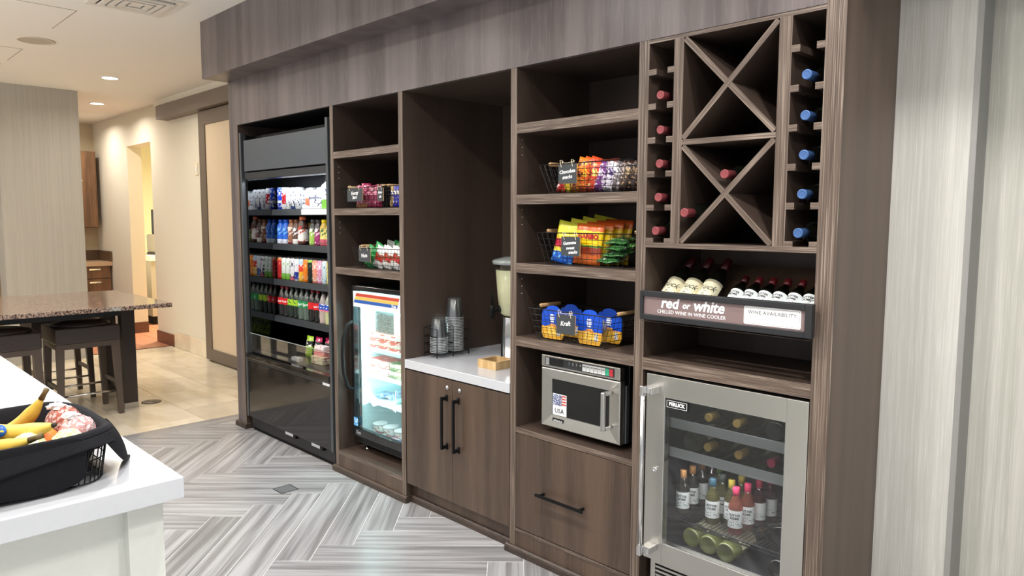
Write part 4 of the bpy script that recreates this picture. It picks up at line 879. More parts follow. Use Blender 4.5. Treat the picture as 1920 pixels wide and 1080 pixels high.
text('lettering', 'CHILLED WINE IN WINE COOLER', 0.0178, Matrix.Translation((3.088, -0.0365, 1.168)), WHI, pnl)
def rrect(x0, x1, z0, z1, r, n=4):
    pts = []
    for cx, cz, a0 in ((x1 - r, z1 - r, 0), (x0 + r, z1 - r, PI / 2), (x0 + r, z0 + r, PI), (x1 - r, z0 + r, 1.5 * PI)):
        for i in range(n + 1): a = a0 + i / n * PI / 2; pts.append((cx + r * math.cos(a), cz + r * math.sin(a)))
    return pts
def flat(poly, y, th=0.0008): return MB().prism(poly, 0, th, Matrix.Translation((0, y, 0)) @ Matrix.Rotation(PI / 2, 4, 'X'))
cardo = obj('write_on_card', flat(rrect(3.287, 3.476, 1.158, 1.217, 0.006), -0.036), mat('card_white', (246, 246, 246), 0.3), pnl)
mb = MB().tube([(x, -0.0371, z) for x, z in rrect(3.291, 3.472, 1.162, 1.213, 0.005)], 0.0004, 4, closed=True)
obj('card_outline', mb, mat('ink_grey', (120, 118, 118)), pnl)
text('lettering', 'WINE AVAILABILITY:', 0.0165, Matrix.Translation((3.384, -0.0373, 1.198)), mat('ink_grey', (120, 118, 118)), pnl, spacing=1.1)

# wine cooler stock
def clearglass(nm, col, top=None): return glassy('glass_' + nm, tuple(v * 0.9 + 0.08 for v in lin(col)[:3]), 0.10, 0.04, 0.22, col)
PALE = clearglass('pale', (150, 146, 90)); ROSE = clearglass('rose', (200, 120, 96)); CLEAR = clearglass('clear', (96, 92, 82)); BLUSH = clearglass('blush', (120, 60, 56))
wcb = [(2.985, 0.115, 'orange', (206, 150, 96), CLEAR), (2.985, 0.180, 'orange', (206, 150, 96), CLEAR), (2.985, 0.250, 'brown', (150, 110, 84), CLEAR), (2.987, 0.320, 'brown', (150, 110, 84), BLUSH),
       (3.055, 0.260, 'green', (96, 120, 66), PALE), (3.110, 0.115, 'blue', (70, 110, 130), PALE), (3.112, 0.180, 'grey', (86, 96, 90), PALE), (3.165, 0.150, 'yellow', (204, 184, 80), PALE), (3.170, 0.215, 'olive', (170, 150, 70), PALE),
       (3.212, 0.095, 'pink', (222, 70, 110), ROSE), (3.224, 0.158, 'pink', (222, 70, 110), ROSE), (3.236, 0.222, 'dark pink', (170, 50, 80), BLUSH), (3.248, 0.286, 'dark pink', (170, 50, 80), BLUSH)]
for i, (x, y_, cn, cc, bmm) in enumerate(wcb):
    o = mini.put(T(x, y_, RZ + 0.0015, rz=0.35), 'small %s-capped wine bottle on the wire rack, %s from the glass in its line' % (cn, 'nearest' if y_ < 0.13 else 'second' if y_ < 0.19 else 'third' if y_ < 0.265 else 'furthest'),
                 'small bottles standing in the wine cooler', {'bottle_body': bmm, 'bottle_cap': mat('cap_' + cn.replace(' ', '_'), cc, 0.4)})
    if y_ < 0.19:
        q = sig2.copy(); C.objects.link(q); q.parent = o; q.matrix_local = Matrix.Identity(4)
hb = Matrix.Rotation(-PI / 2, 4, 'X')     # base to the front
for i, x in enumerate((3.032, 3.108, 3.184)):
    wine.put(Matrix.Translation((x, 0.10 - 0.01 * i, 0.306)) @ hb, 'pale green wine bottle lying base outward on the wine cooler floor, %s of three' % ords[i], 'pale bottles on the wine cooler floor', {'bottle_body': mat('palegreen_glass', (92, 98, 54), 0.1, coat=0.5), 'bottle_cap': CY})
wine.put(Matrix.Translation((3.375, 0.09, 0.306)) @ hb, 'dark wine bottle lying base outward on the wine cooler floor', None)
wine.put(Matrix.Translation((3.380, 0.09, RZ + 0.0395)) @ hb, 'dark wine bottle lying base outward on the wire rack of the wine cooler', None)
wine.put(Matrix.Translation((3.335, 0.46, RZ + 0.0395)) @ hz @ Matrix.Rotation(0, 4, 'Z'), 'dark wine bottle with pale cap lying behind on the wire rack of the wine cooler', None, {'bottle_cap': mat('capsule_pale', (190, 186, 160), 0.4)}) if False else None
for i, (x, cm, cn) in enumerate(((3.105, CY, 'gold'), (3.215, CY, 'gold'))):
    wine.put(Matrix.Translation((x, 0.375, 0.7865)) @ hz, '%s-capped wine bottle on the upper drawer of the wine cooler, %s from left' % (cn, ords[i]), 'bottles on the upper drawer shelf', {'bottle_cap': cm, 'bottle_body': clearglass('olive', (60, 58, 34))})
wine.put(Matrix.Translation((3.355, 0.075, 0.7865)) @ hb, 'dark wine bottle lying base outward on the upper drawer of the wine cooler')
for i, (x, cm, cn) in enumerate(((3.105, CY, 'gold'), (3.225, CY, 'gold'), (3.345, CP, 'pink'))):
    wine.put(Matrix.Translation((x, 0.375, 0.6765)) @ hz, '%s-capped wine bottle on the lower drawer of the wine cooler, %s from left' % (cn, ords[i]), 'bottles on the lower drawer shelf', {'bottle_cap': cm, 'bottle_body': clearglass('olive', (60, 58, 34))})
for i, x in enumerate((3.028, 3.165)):
    wine.put(Matrix.Translation((x - 0.0, 0.09, 0.6765)) @ hb, 'clear-based wine bottle lying base outward on the lower drawer', 'base-outward bottles on the lower drawer shelf', {'bottle_body': clearglass('smoke', (110, 108, 96))}) if i == 0 else None
# ------------------------------------------------------------------ SECTION: baskets and snacks
def wire_basket(cx, y0, z, wt, wb, d, h, label, rows=5, cols=16, rcols=8, slope=0.0):
    """tapered wire basket; front bottom edge at y0; wt / wb widths at rim and base"""
    t = thing('wire_basket', label, 'basket', (cx, y0 + d / 2, z)); mb = MB(); k = (wt - wb) / 2; zb = z + 0.003
    def ring(f, r):
        hw = wb / 2 + k * f; yy0 = y0 - 0.012 * f; yy1 = y0 + d + 0.012 * f; zz = zb + h * f
        mb.tube([(cx - hw, yy0, zz), (cx + hw, yy0, zz), (cx + hw, yy1, zz), (cx - hw, yy1, zz)], r, 4, closed=True); return hw, yy0, yy1, zz
    for i in range(rows + 1): ring(i / rows, 0.0022 if i == rows else 0.0012)
    for i in range(cols + 1):
        u = i / cols * 2 - 1
        mb.tube([(cx + u * (wb / 2 + k), y0 - 0.012, zb + h), (cx + u * wb / 2, y0, zb), (cx + u * wb / 2, y0 + d, zb), (cx + u * (wb / 2 + k), y0 + d + 0.012, zb + h)], 0.0011, 4)
    for i in range(rcols + 1):
        v = i / rcols; ya = y0 - 0.012 + v * (d + 0.024); yb = y0 + v * d
        mb.tube([(cx - wb / 2 - k, ya, zb + h), (cx - wb / 2, yb, zb), (cx + wb / 2, yb, zb), (cx + wb / 2 + k, ya, zb + h)], 0.0011, 4)
    obj('wire_grid', mb, WIRE, t, kind='stuff')
    for s_ in (-1, 1):
        xx = cx + s_ * (wt / 2 - 0.012); ym = y0 + d / 2
        obj('wooden_handle', MB().tube([(xx, ym - 0.065, zb + h + 0.006), (xx, ym - 0.06, zb + h + 0.006), (xx, ym + 0.06, zb + h + 0.006), (xx, ym + 0.065, zb + h + 0.006)], [0.006, 0.009, 0.009, 0.006], 10), DOWEL, t)
        obj('handle_wire', MB().tube([(xx, ym - 0.085, zb + h), (xx, ym - 0.078, zb + h + 0.006), (xx, ym + 0.078, zb + h + 0.006), (xx, ym + 0.085, zb + h)], 0.002, 5), WIRE, t)
    return t
def chalk_tag(x, y, z, w_, h, lines, label, tiltz=0.0, size=0.02, shear=0.2):
    """slate tag hanging by strings; z is its top edge"""
    M = Matrix.Translation((x, y, z)) @ Matrix.Rotation(tiltz, 4, 'Y')
    t = thing('chalkboard_tag', label, 'tag', (x, y, z))
    obj('slate', MB().box(-w_ / 2, w_ / 2, -0.0015, 0.0015, -h, 0, M), SLATE, t); obj('wooden_backing', MB().box(-w_ / 2, w_ / 2 + 0.002, 0.0015, 0.0035, -h, 0.0, M), DOWEL, t)
    mb = MB()
    for s_ in (-1, 1):
        q = [(s_ * w_ * 0.32, -0.003, -0.012), (s_ * w_ * 0.32 - 0.004, -0.004, 0.004), (s_ * w_ * 0.32 - 0.008, -0.002, 0.016), (s_ * w_ * 0.32 - 0.006, 0.006, 0.018), (s_ * w_ * 0.32, 0.004, 0.004), (s_ * w_ * 0.32 + 0.010, -0.004, 0.012)]
        mb.tube([M @ Vector(p) for p in q], 0.0012, 5)
    mb.tube([M @ Vector(p) for p in ((-w_ * 0.32, -0.002, 0.006), (0, -0.002, 0.004), (w_ * 0.32, -0.002, 0.008))], 0.001, 5)
    obj('string', mb, STRING, t)
    for i, (s_, dx, dz) in enumerate(lines): text('chalk_lettering', s_, size, M @ Matrix.Translation((dx, -0.0018, dz)) @ Matrix.Rotation(-0.08 if not isinstance(dx, str) else 0, 4, 'Y'), CHALK, t, bold=0.0004, shear=shear)
    return t
KX = 2.55
# --- chocolate
wire_basket(2.555, 0.035, 1.598, 0.48, 0.385, 0.20, 0.118, 'black wire basket of chocolate bars, uppermost on the tall shelf cabinet')
chalk_tag(2.474, 0.018, 1.716, 0.094, 0.078, [('Chocolate', 0, -0.030), ('snacks', 0, -0.052)], 'slate tag reading chocolate snacks on the uppermost basket')
cb = [((225, 60, 50), (240, 240, 240), 'white and red'), ((240, 205, 40), (90, 50, 30), 'yellow'), ((242, 190, 40), (120, 60, 30), 'yellow'), ((240, 140, 40), (100, 40, 20), 'orange'), ((232, 96, 36), (250, 210, 60), 'orange'), ((226, 84, 40), (120, 30, 20), 'orange'),
      ((215, 70, 50), (240, 220, 120), 'red'), ((120, 60, 130), (235, 225, 240), 'purple and white'), ((210, 200, 215), (90, 40, 110), 'silver and purple'), ((230, 225, 235), (80, 50, 120), 'white and purple'), ((120, 110, 110), (230, 225, 230), 'grey'), ((72, 52, 46), (200, 180, 170), 'dark brown'), ((60, 40, 34), (190, 160, 120), 'dark brown'), ((52, 36, 30), (150, 120, 90), 'dark brown')]
for i, (c, ink, cn) in enumerate(cb):
    x = 2.385 + i * 0.0275; hh_ = 0.125 if 2 < i < 8 else 0.118
    bag('chocolate_bar', 0.045, hh_ + (0.02 if i in (3, 4, 5) else 0), 0.022, bagmat('choc%d' % i, [(0, tuple(int(v * .5) for v in c)), (0.12, c), (1, c)], ink, 0.56), T(x, 0.075 + 0.006 * (i % 3), 1.605, ry=0.30, rz=0.25), '%s chocolate bar, %s from the left in the uppermost basket' % (cn, ords[i]), 'chocolate bars in the basket', 'chocolate bar', i)
for i in range(7):
    c, ink, cn = cb[(i * 3 + 5) % 14]
    bag('chocolate_bar', 0.05, 0.12, 0.024, bagmat('choc%d' % ((i * 3 + 5) % 14), [(0, c), (1, c)], ink), T(2.41 + i * 0.048, 0.165, 1.605, ry=0.2, rz=0.1), 'chocolate bar in the rear row of the uppermost basket, %s from the left' % ORD[i], 'rear chocolate bars in the basket', 'chocolate bar', i + 30)
bag('candy_bag', 0.10, 0.075, 0.03, bagmat('orangered', [(0, (226, 84, 50)), (0.65, (230, 120, 100)), (1, (230, 120, 100))], (240, 160, 130), 0.6), T(2.575, 0.13, 1.675, rx=-0.5, rz=0.1), 'orange-red candy bag lying on top of the bars in the uppermost basket', None, 'bag', 77)
# --- gummies
wire_basket(2.535, 0.045, 1.305, 0.485, 0.40, 0.21, 0.130, 'black wire basket of gummy bags, middle one on the tall shelf cabinet')
chalk_tag(2.487, 0.026, 1.424, 0.096, 0.078, [('Gummies', -0.004, -0.026), ('sweet', 0.0, -0.046), ('snacks', 0.014, -0.063)], 'slate tag reading gummies sweet snacks on the middle basket', size=0.018)
SP = bagmat('sour', [(0, (30, 100, 210)), (0.26, (230, 215, 60)), (0.36, (190, 30, 60)), (0.56, (235, 215, 50)), (0.85, (200, 200, 60))], (120, 190, 240), 0.6, iz=(0.02, 0.24))
HB = bagmat('gold', [(0, (225, 110, 40)), (0.25, (150, 60, 40)), (0.42, (90, 140, 50)), (0.47, (245, 205, 20)), (0.82, (215, 100, 40))], (200, 90, 40), 0.62, iz=(0.2, 0.4))
HB2 = bagmat('gold2', [(0, (240, 200, 20)), (0.8, (205, 100, 40)), (0.92, (190, 80, 30))], (230, 170, 30), 0.6)
LM = bagmat('limebag', [(0, (210, 205, 60)), (1, (200, 195, 60))], (170, 170, 40), 0.62)
GR = bagmat('greenbag', [(0, (60, 120, 60)), (0.5, (110, 190, 60)), (1, (50, 90, 50))], (220, 235, 220), 0.6)
for i in range(4):
    bag('gummy_bag', 0.115, 0.175 + 0.008 * i, 0.022, SP if i == 0 else LM, T(2.405 + 0.028 * i, 0.064 + 0.040 * i, 1.312, ry=0.18, rx=-0.12, rz=0.05), '%s gummy bag at the left of the middle basket, %s from the front' % ('yellow and blue' if i == 0 else 'lime yellow', ords[i]), 'lime and blue gummy bags', 'bag', 100 + i)
for i in range(4):
    wd = [('HARIBO', 0.027, 0.0, 0.112, (190, 20, 40), 0.0012)] if i == 0 else None
    bag('gummy_bag', 0.135, 0.165 + 0.006 * i, 0.024, HB if i == 0 else HB2, T(2.535 + 0.018 * i, 0.070 + 0.038 * i, 1.312, ry=0.06, rx=-0.12, rz=0.08), '%s gold gummy bag in the middle basket, %s from the front' % ('red-lettered' if i == 0 else 'orange-topped', ords[i]), 'gold gummy bags', 'bag', 110 + i, wd)
for i, (x, y_, z, rz) in enumerate(((2.640, 0.085, 1.325, 0.3), (2.655, 0.10, 1.350, 0.1), (2.65, 0.10, 1.376, -0.2), (2.66, 0.11, 1.40, 0.2))):
    bag('candy_pack', 0.10, 0.13, 0.026, GR, T(x, y_ - 0.02, z, rz=rz, rx=-PI / 2 + 0.15), 'crumpled green candy pack at the right of the middle basket, %s' % ('lowest', 'second from the bottom', 'third from the bottom', 'topmost')[i], 'green candy packs', 'pack', 120 + i)
# --- macaroni cups
wire_basket(2.50, 0.012, 0.986, 0.44, 0.36, 0.22, 0.128, 'black wire basket of blue noodle cup packs, lowest on the tall shelf cabinet')
chalk_tag(2.493, -0.006, 1.107, 0.098, 0.080, [('Kraft', 0, -0.036)], 'slate tag reading the brand name on the lowest basket', size=0.026)
def sleeve(x, y_, lab):
    t = thing('noodle_pack', lab, 'pack', (x, y_, 0.992), 'blue and orange noodle packs')
    zt = 0.992; w_ = 0.124; pts = [(-w_ / 2 + 0.012, 0), (w_ / 2 - 0.012, 0), (w_ / 2, 0.02), (w_ / 2, 0.10)]
    pts += [(w_ / 2 - 0.006, 0.120), (w_ / 2 - 0.016, 0.124), (0.036, 0.124)] + [(0.036 * math.cos(a), 0.124 + 0.017 * math.sin(a)) for a in (0.35, 0.8, 1.2, 1.57, 1.94, 2.34, 2.79)] + [(-0.036, 0.124), (-w_ / 2 + 0.016, 0.124), (-w_ / 2 + 0.006, 0.120), (-w_ / 2, 0.10), (-w_ / 2, 0.02)]
    PKM = zones('noodle_print', [(0, (240, 178, 60)), (0.36, (24, 80, 200)), (1, (24, 80, 200))], None, soft=0.22, rough=0.35)
    s_ = obj('card_sleeve', MB().prism(pts, 0, 0.005, Matrix.Translation((x, y_ + 0.005, zt)) @ Matrix.Rotation(PI / 2, 4, 'X')), PKM, t)
    for dx in (-0.0, ):
        obj('plastic_cup', MB().lathe([(0.030, 0), (0.036, 0.03), (0.038, 0.062), (0.041, 0.064), (0.041, 0.07)], 16, Matrix.Translation((x, y_ + 0.075, zt + 0.068)) @ Matrix.Rotation(PI / 2, 4, 'X')), mat('cup_grey', (196, 196, 196), 0.4), t)
    obj('pasta_picture', MB().prism([(-0.030, 0.012), (0.030, 0.012), (0.026, 0.05), (0.012, 0.064), (-0.012, 0.064), (-0.026, 0.05)], 0, 0.0006, Matrix.Translation((x, y_ - 0.0001, zt)) @ Matrix.Rotation(PI / 2, 4, 'X')), zones('pasta', [(0, (246, 190, 60)), (0.7, (226, 140, 70)), (1, (226, 140, 70))], (250, 215, 120), (90, 90, 90), 0.55, (0, 1)), s_)
    wm = MB()
    for k, ww in enumerate((0.020, 0.026, 0.024, 0.018)): wm.box(x - ww / 2 - 0.002, x + ww / 2 - 0.002, y_ - 0.0009, y_ - 0.0002, zt + 0.098 - k * 0.009, zt + 0.104 - k * 0.009)
    obj('printed_words', wm, WHI, s_)
    obj('nutrition_panel', B(x + 0.026, x + 0.044, y_ - 0.0008, y_ - 0.0002, zt + 0.016, zt + 0.046), zones('nutri', [(0, (240, 242, 240)), (1, (240, 242, 240))], (80, 80, 90), (200, 200, 400), 0.55, (0, 1)), s_)
    return t
sleeve(2.388, 0.032, 'blue and orange noodle pack at the front left of the lowest basket'); sleeve(2.588, 0.032, 'blue and orange noodle pack at the front right of the lowest basket')
sleeve(2.41, 0.125, 'blue and orange noodle pack at the rear left of the lowest basket'); sleeve(2.615, 0.125, 'blue and orange noodle pack at the rear right of the lowest basket')
# --- narrow cabinet baskets
wire_basket(0.93, 0.04, 1.551, 0.37, 0.31, 0.19, 0.112, 'small black wire basket of energy bars on the narrow cabinet', cols=12)
chalk_tag(0.905, 0.022, 1.662, 0.15, 0.072, [('Energy', 0, -0.026), ('Bars', 0, -0.050)], 'slate tag reading energy bars on the narrow cabinet', size=0.026)
wire_basket(1.236, 0.04, 1.551, 0.20, 0.17, 0.19, 0.112, 'small black wire basket with blue and gold bars beside the energy bar basket', cols=8)
chalk_tag(1.155, 0.020, 1.660, 0.050, 0.072, [('Gran', 0, -0.026), ('ola', 0, -0.048)], 'narrow slate tag turned sideways between the two baskets', size=0.018)
for i in range(7):
    c = ((226, 90, 150), (210, 120, 130), (150, 40, 80), (120, 30, 60), (130, 34, 66), (112, 28, 58), (150, 44, 80))[i]
    bag('energy_bar', 0.05, 0.135 if i in (1, 2) else 0.122, 0.028, bagmat('energy%d' % i, [(0, (190, 130, 90) if i < 3 else c), (0.2, c), (1, c)], (235, 160, 180), 0.6), T(0.875 + 0.030 * i, 0.075 + 0.01 * (i % 2), 1.557, rz=0.4, ry=0.06), '%s energy bar, %s from the left in the small basket' % ('pink' if i < 2 else 'wine red', ords[i]), 'energy bars', 'energy bar', 140 + i)
for i in range(5):
    c = ((180, 150, 90), (60, 50, 160), (40, 50, 170), (220, 220, 225), (70, 60, 150))[i]
    bag('granola_bar', 0.045, 0.115, 0.024, bagmat('gran%d' % i, [(0, c), (0.5, (40, 40, 130)), (0.7, c)], (230, 225, 210), 0.6), T(1.185 + 0.028 * i, 0.08, 1.557, rz=0.3, ry=0.1), '%s granola bar, %s from the left in the basket by the divider' % (('gold', 'blue', 'deep blue', 'white', 'violet')[i], ords[i]), 'granola bars', 'granola bar', 150 + i)
wire_basket(1.085, 0.045, 1.217, 0.46, 0.38, 0.20, 0.112, 'small black wire basket of nut bags on the narrow cabinet', cols=16)
chalk_tag(0.985, 0.026, 1.330, 0.11, 0.074, [('Nuts', 0, -0.040)], 'slate tag reading nuts on the narrow cabinet', size=0.030, shear=0.1)
NM = bagmat('nutsred', [(0, (225, 225, 222)), (0.35, (190, 50, 40)), (0.65, (232, 232, 230)), (1, (235, 235, 235))], (150, 90, 60), 0.58, iz=(0.3, 0.7)); NG = bagmat('nutsgreen', [(0, (30, 140, 70)), (1, (40, 130, 70))], (120, 200, 130), 0.62)
for i in range(7):
    gq = i in (0, 1)
    bag('nut_bag', 0.085, 0.125 + (0.02 if i == 1 else 0), 0.026, NG if gq else NM, T(0.945 + 0.042 * i, 0.08 + 0.012 * (i % 2), 1.223, ry=0.42, rz=0.15), '%s nut bag, %s from the left in the nut basket' % ('green' if gq else 'white and red', ords[i]), 'nut bags', 'bag', 160 + i)
for i in range(4):
    bag('nut_bag', 0.085, 0.15, 0.026, NG if i % 2 else bagmat('nutsgrey', [(0, (180, 190, 184)), (1, (190, 196, 190))], (120, 150, 130)), T(1.02 + 0.07 * i, 0.17, 1.223, ry=0.15), 'nut bag in the rear row of the nut basket, %s from the left' % ords[i], 'rear nut bags', 'bag', 170 + i)

# ------------------------------------------------------------------ SECTION: alcove counter
ZT = 0.7690
rk = thing('cup_rack', 'black wire rack holding two stacks of clear cups on the white worktop', 'cup rack', (1.455, 0.225, ZT))
mb = MB(); x0, x1, y0, y1 = 1.402, 1.508, 0.116, 0.334; ym = 0.225
def wr(pts, closed=False, r=0.0025): mb.tube(pts, r, 5, closed=closed)
wr([(x0, y0, ZT + 0.022), (x1, y0, ZT + 0.022), (x1, y1, ZT + 0.022), (x0, y1, ZT + 0.022)], True); wr([(x0, ym, ZT + 0.022), (x1, ym, ZT + 0.022)]); wr([((x0 + x1) / 2, y0, ZT + 0.022), ((x0 + x1) / 2, y1, ZT + 0.022)])
for yc, zt in ((y0, 0.155), (ym, 0.165), (y1, 0.185)):
    wr([(x0, yc, ZT + 0.022), (x0, yc, ZT + zt), (x1, yc, ZT + zt), (x1, yc, ZT + 0.022)])
    for f in (0.36, 0.68): wr([(x0, yc, ZT + 0.022 + (zt - 0.022) * f), (x1, yc, ZT + 0.022 + (zt - 0.022) * f)])
for f in (0.05, 0.09): wr([(x0, y0, ZT + 0.022 + f), (x0, y1, ZT + 0.022 + f)])
wr([(x0, y0, ZT + 0.155), (x0, y1, ZT + 0.185)])
for xx in (x0, x1):
    for yy in (y0, ym, y1): wr([(xx, yy, ZT + 0.024), (xx, yy, ZT + 0.003)], r=0.0035)
obj('wire_frame', mb, WIRE, rk)
CUPM = glassy('clear_cup', (0.90, 0.92, 0.93), 0.10, 0.06, 0.03, (226, 230, 232))
q = MB().lathe([(0.046, 0.003), (0.0365, 0.100), (0.034, 0.104), (0.031, 0.104), (0.030, 0.100), (0, 0.100)], 20, caps=(False, False)); q.cur = 1
q.lathe([(0.0455, 0.0), (0.0480, 0.0005), (0.0480, 0.003), (0.0455, 0.0035)], 20, caps=(False, False))
t_ = tag(obj('plastic_cup', q, [CUPM, glassy('cup_rim', (0.9, 0.92, 0.93), 0.3, 0.1, 0.55, (226, 230, 232))]), 'x', 'cup')
cp = Proto(t_)
for i in range(10): cp.put(T(1.455, 0.171, ZT + 0.026 + i * 0.0085), 'clear cup in the lower upturned stack, %s' % (('bottom one', 'second', 'third', 'fourth', 'fifth', 'sixth', 'seventh', 'eighth', 'ninth', 'top one')[i]), 'cups in the lower stack')
for i in range(22): cp.put(T(1.455, 0.279, ZT + 0.026 + i * 0.0083), 'clear cup in the taller upturned stack, %s from its foot' % ORD[i], 'cups in the taller stack')
bx = thing('bamboo_tray', 'small square bamboo box with dark hollow on the white worktop', 'box', (1.86, 0.205, ZT))
bx0, bx1, by0, by1 = 1.797, 1.925, 0.140, 0.268
BAM = wood('bamboo', (196, 160, 108), (222, 190, 138), (176, 136, 88), (3, 3, 200), (40, 40, 3), 0.45)
for a in ((bx0, bx1, by0, by0 + 0.012), (bx0, bx1, by1 - 0.012, by1), (bx0, bx0 + 0.012, by0 + 0.012, by1 - 0.012), (bx1 - 0.012, bx1, by0 + 0.012, by1 - 0.012)): obj('side', B(*a, ZT, ZT + 0.040), BAM, bx)
obj('bottom', B(bx0 + 0.012, bx1 - 0.012, by0 + 0.012, by1 - 0.012, ZT, ZT + 0.006), BLKM, bx)
obj('liner', MB().frame(bx0 + 0.012, bx1 - 0.012, ZT + 0.006, ZT + 0.034, by0 + 0.012, by0 + 0.014, 0, 0, 0, 0.02), BLKM, bx) if False else None
dx_, dy_ = 1.772, 0.430
dp = thing('drink_dispenser', 'clear barrel drink dispenser of pale lemonade on a steel column beside the cup rack', 'dispenser', (dx_, dy_, ZT))
MD = Matrix.Translation((dx_, dy_, ZT))
obj('pedestal', MB().lathe([(0.088, 0), (0.088, 0.006), (0.080, 0.012), (0.076, 0.215), (0.080, 0.222)], 28, MD), CHROME, dp)
obj('tank', MB().lathe([(0.070, 0.224), (0.090, 0.240), (0.100, 0.32), (0.112, 0.48), (0.118, 0.500)], 28, MD, caps=(True, False)), glassy('dispenser_plastic', (0.96, 0.97, 0.95), 0.06, 0.03), dp)
obj('lemonade', MB().lathe([(0.066, 0.228), (0.086, 0.243), (0.096, 0.32), (0.107, 0.465)], 28, MD), mat('lemonade_liquid', (224, 222, 186), 0.25, var=0.05), dp)
obj('lid', MB().lathe([(0.124, 0.494), (0.126, 0.512), (0.116, 0.518), (0.06, 0.532), (0.02, 0.536), (0, 0.536)], 28, MD), mat('lid_clear_grey', (150, 156, 154), 0.15, coat=0.4), dp)
ta = Matrix.Translation((dx_, dy_, ZT)) @ Matrix.Rotation(math.radians(-118), 4, 'Z')
tp = MB().tube([ta @ Vector(p) for p in ((0.082, 0, 0.262), (0.128, 0, 0.262))], 0.010, 10).tube([ta @ Vector(p) for p in ((0.128, 0, 0.285), (0.128, 0, 0.262), (0.128, 0, 0.215))], [0.013, 0.016, 0.009], 10)
sp = obj('spigot', tp, BLKM, dp); obj('spigot_lever', MB().tube([ta @ Vector(p) for p in ((0.128, -0.008, 0.285), (0.128, -0.012, 0.34), (0.128, 0, 0.352), (0.128, 0.012, 0.34), (0.128, 0.008, 0.285))], 0.0035, 6), BLKM, sp)
obj('spigot_nut', MB().tube([ta @ Vector(p) for p in ((0.078, 0, 0.262), (0.096, 0, 0.262))], 0.020, 12), BLKM, sp)

# ------------------------------------------------------------------ SECTION: island and fruit basket
il = thing('island', 'white island unit with a thick white quartz top in the room opposite the cabinets', 'island', (2.0, -2.4, 0))
obj('worktop', B(-0.2, 2.777, -3.3, -1.630, 0.866, 0.914), QUARTZ, il, bev=0.002)
obj('corner_post', B(2.655, 2.725, -1.735, -1.660, 0, 0.866), PAINT, il, bev=0.001)
obj('end_panel', B(2.66, 2.690, -3.2, -1.735, 0.0, 0.866), PAINT, il); obj('front_panel', B(-0.15, 2.66, -1.70, -1.675, 0.0, 0.866), PAINT, il)
fb = thing('fruit_basket', 'wire basket wrapped in black cloth full of fruit on the white island', 'basket', (2.5, -2.0, 0.914))
BXA, BXB, BYA, BYB = 2.350, 2.706, -2.36, -1.740
def rr_ring(x0, x1, y0, y1, r, n=5): return rrect(x0, x1, y0, y1, r, n)
mb = MB(); 
for i in range(5):
    f = i / 4; k = 0.012 * (1 - f) + 0.006
    mb.tube([(x, y_, 0.918 + 0.10 * f) for x, y_ in rr_ring(BXA + k, BXB - k, BYA + k, BYB - k, 0.06)], 0.0016, 4, closed=True)
rb = rr_ring(BXA + 0.018, BXB - 0.018, BYA + 0.018, BYB - 0.018, 0.06, 8); rtp = rr_ring(BXA + 0.006, BXB - 0.006, BYA + 0.006, BYB - 0.006, 0.06, 8)
for a, b_ in zip(rb, rtp): mb.tube([(a[0], a[1], 0.918), (b_[0], b_[1], 1.018)], 0.0014, 4)
obj('wire_frame', mb, WIRE, fb, kind='stuff')
CLOTH = mat('black_cloth', (20, 20, 25), 0.85, bump=0.5, bscale=500, spec=0.25)
# liner: inside surface up over the rim, then flaps outside down to the worktop
def ringpts(off, z, n=24, wob=0.0, ph=0.0):
    base = rr_ring(BXA + off, BXB - off, BYA + off, BYB - off, max(0.03, 0.095 - off * 0.3), n // 4 - 1)
    return [(x, y_, z + wob * math.sin(3 * i / len(base) * 2 * PI + ph)) for i, (x, y_) in enumerate(base)]
rings = [ringpts(0.075, 0.925), ringpts(0.035, 0.935), ringpts(0.022, 0.985, wob=0.001), ringpts(0.012, 1.020, wob=0.003), ringpts(0.002, 1.034, wob=0.005), ringpts(-0.008, 1.034, wob=0.005), ringpts(-0.014, 1.022, wob=0.005)]
n = len(rings[0]); vv = [p for r in rings for p in r]; ff = [(r * n + i, r * n + (i + 1) % n, (r + 1) * n + (i + 1) % n, (r + 1) * n + i) for r in range(len(rings) - 1) for i in range(n)]
ff.append(tuple(range(n)))
cl = MB().add(vv, ff, True)
# outer skirt: a band of the last ring dropped to hem heights (index order: corner +x+y first, then -x+y, -x-y, +x-y)
last = rings[-1]; hem = []
def hemz(x, y_):
    # tall flap over the +x face towards the camera, short gap near the +y end of that face
    if x > BXB - 0.05 and y_ > -1.83: return 1.005
    if x > BXB - 0.05: return 0.920
    if y_ > BYB - 0.05: return 0.965 if x > 2.55 else 0.945
    return 0.93
rows_ = 7; sk = []
for r in range(rows_ + 1):
    f = r / rows_
    for i, (x, y_, z) in enumerate(last):
        hz_ = hemz(x, y_); cx_, cy_ = (BXA + BXB) / 2, (BYA + BYB) / 2
        out = 0.006 * f * math.sin(i * 1.7) * (1 if f < 1 else 0.6) + 0.012 * f
        dx, dy = x - cx_, y_ - cy_; l = math.hypot(dx, dy)
        sk.append((x + out * dx / l * 1.2, y_ + out * dy / l, z + (hz_ - z) * f))
o_ = len(cl.v); cl.add(sk, [(r * n + i, r * n + (i + 1) % n, (r + 1) * n + (i + 1) % n, (r + 1) * n + i) for r in range(rows_) for i in range(n)], True)
lc = obj('cloth_liner', cl, CLOTH, fb)
sd = lc.modifiers.new('solid', 'SOLIDIFY'); sd.thickness = 0.003; sd.offset = 1; ss = lc.modifiers.new('sub', 'SUBSURF'); ss.levels = 1; ss.render_levels = 2
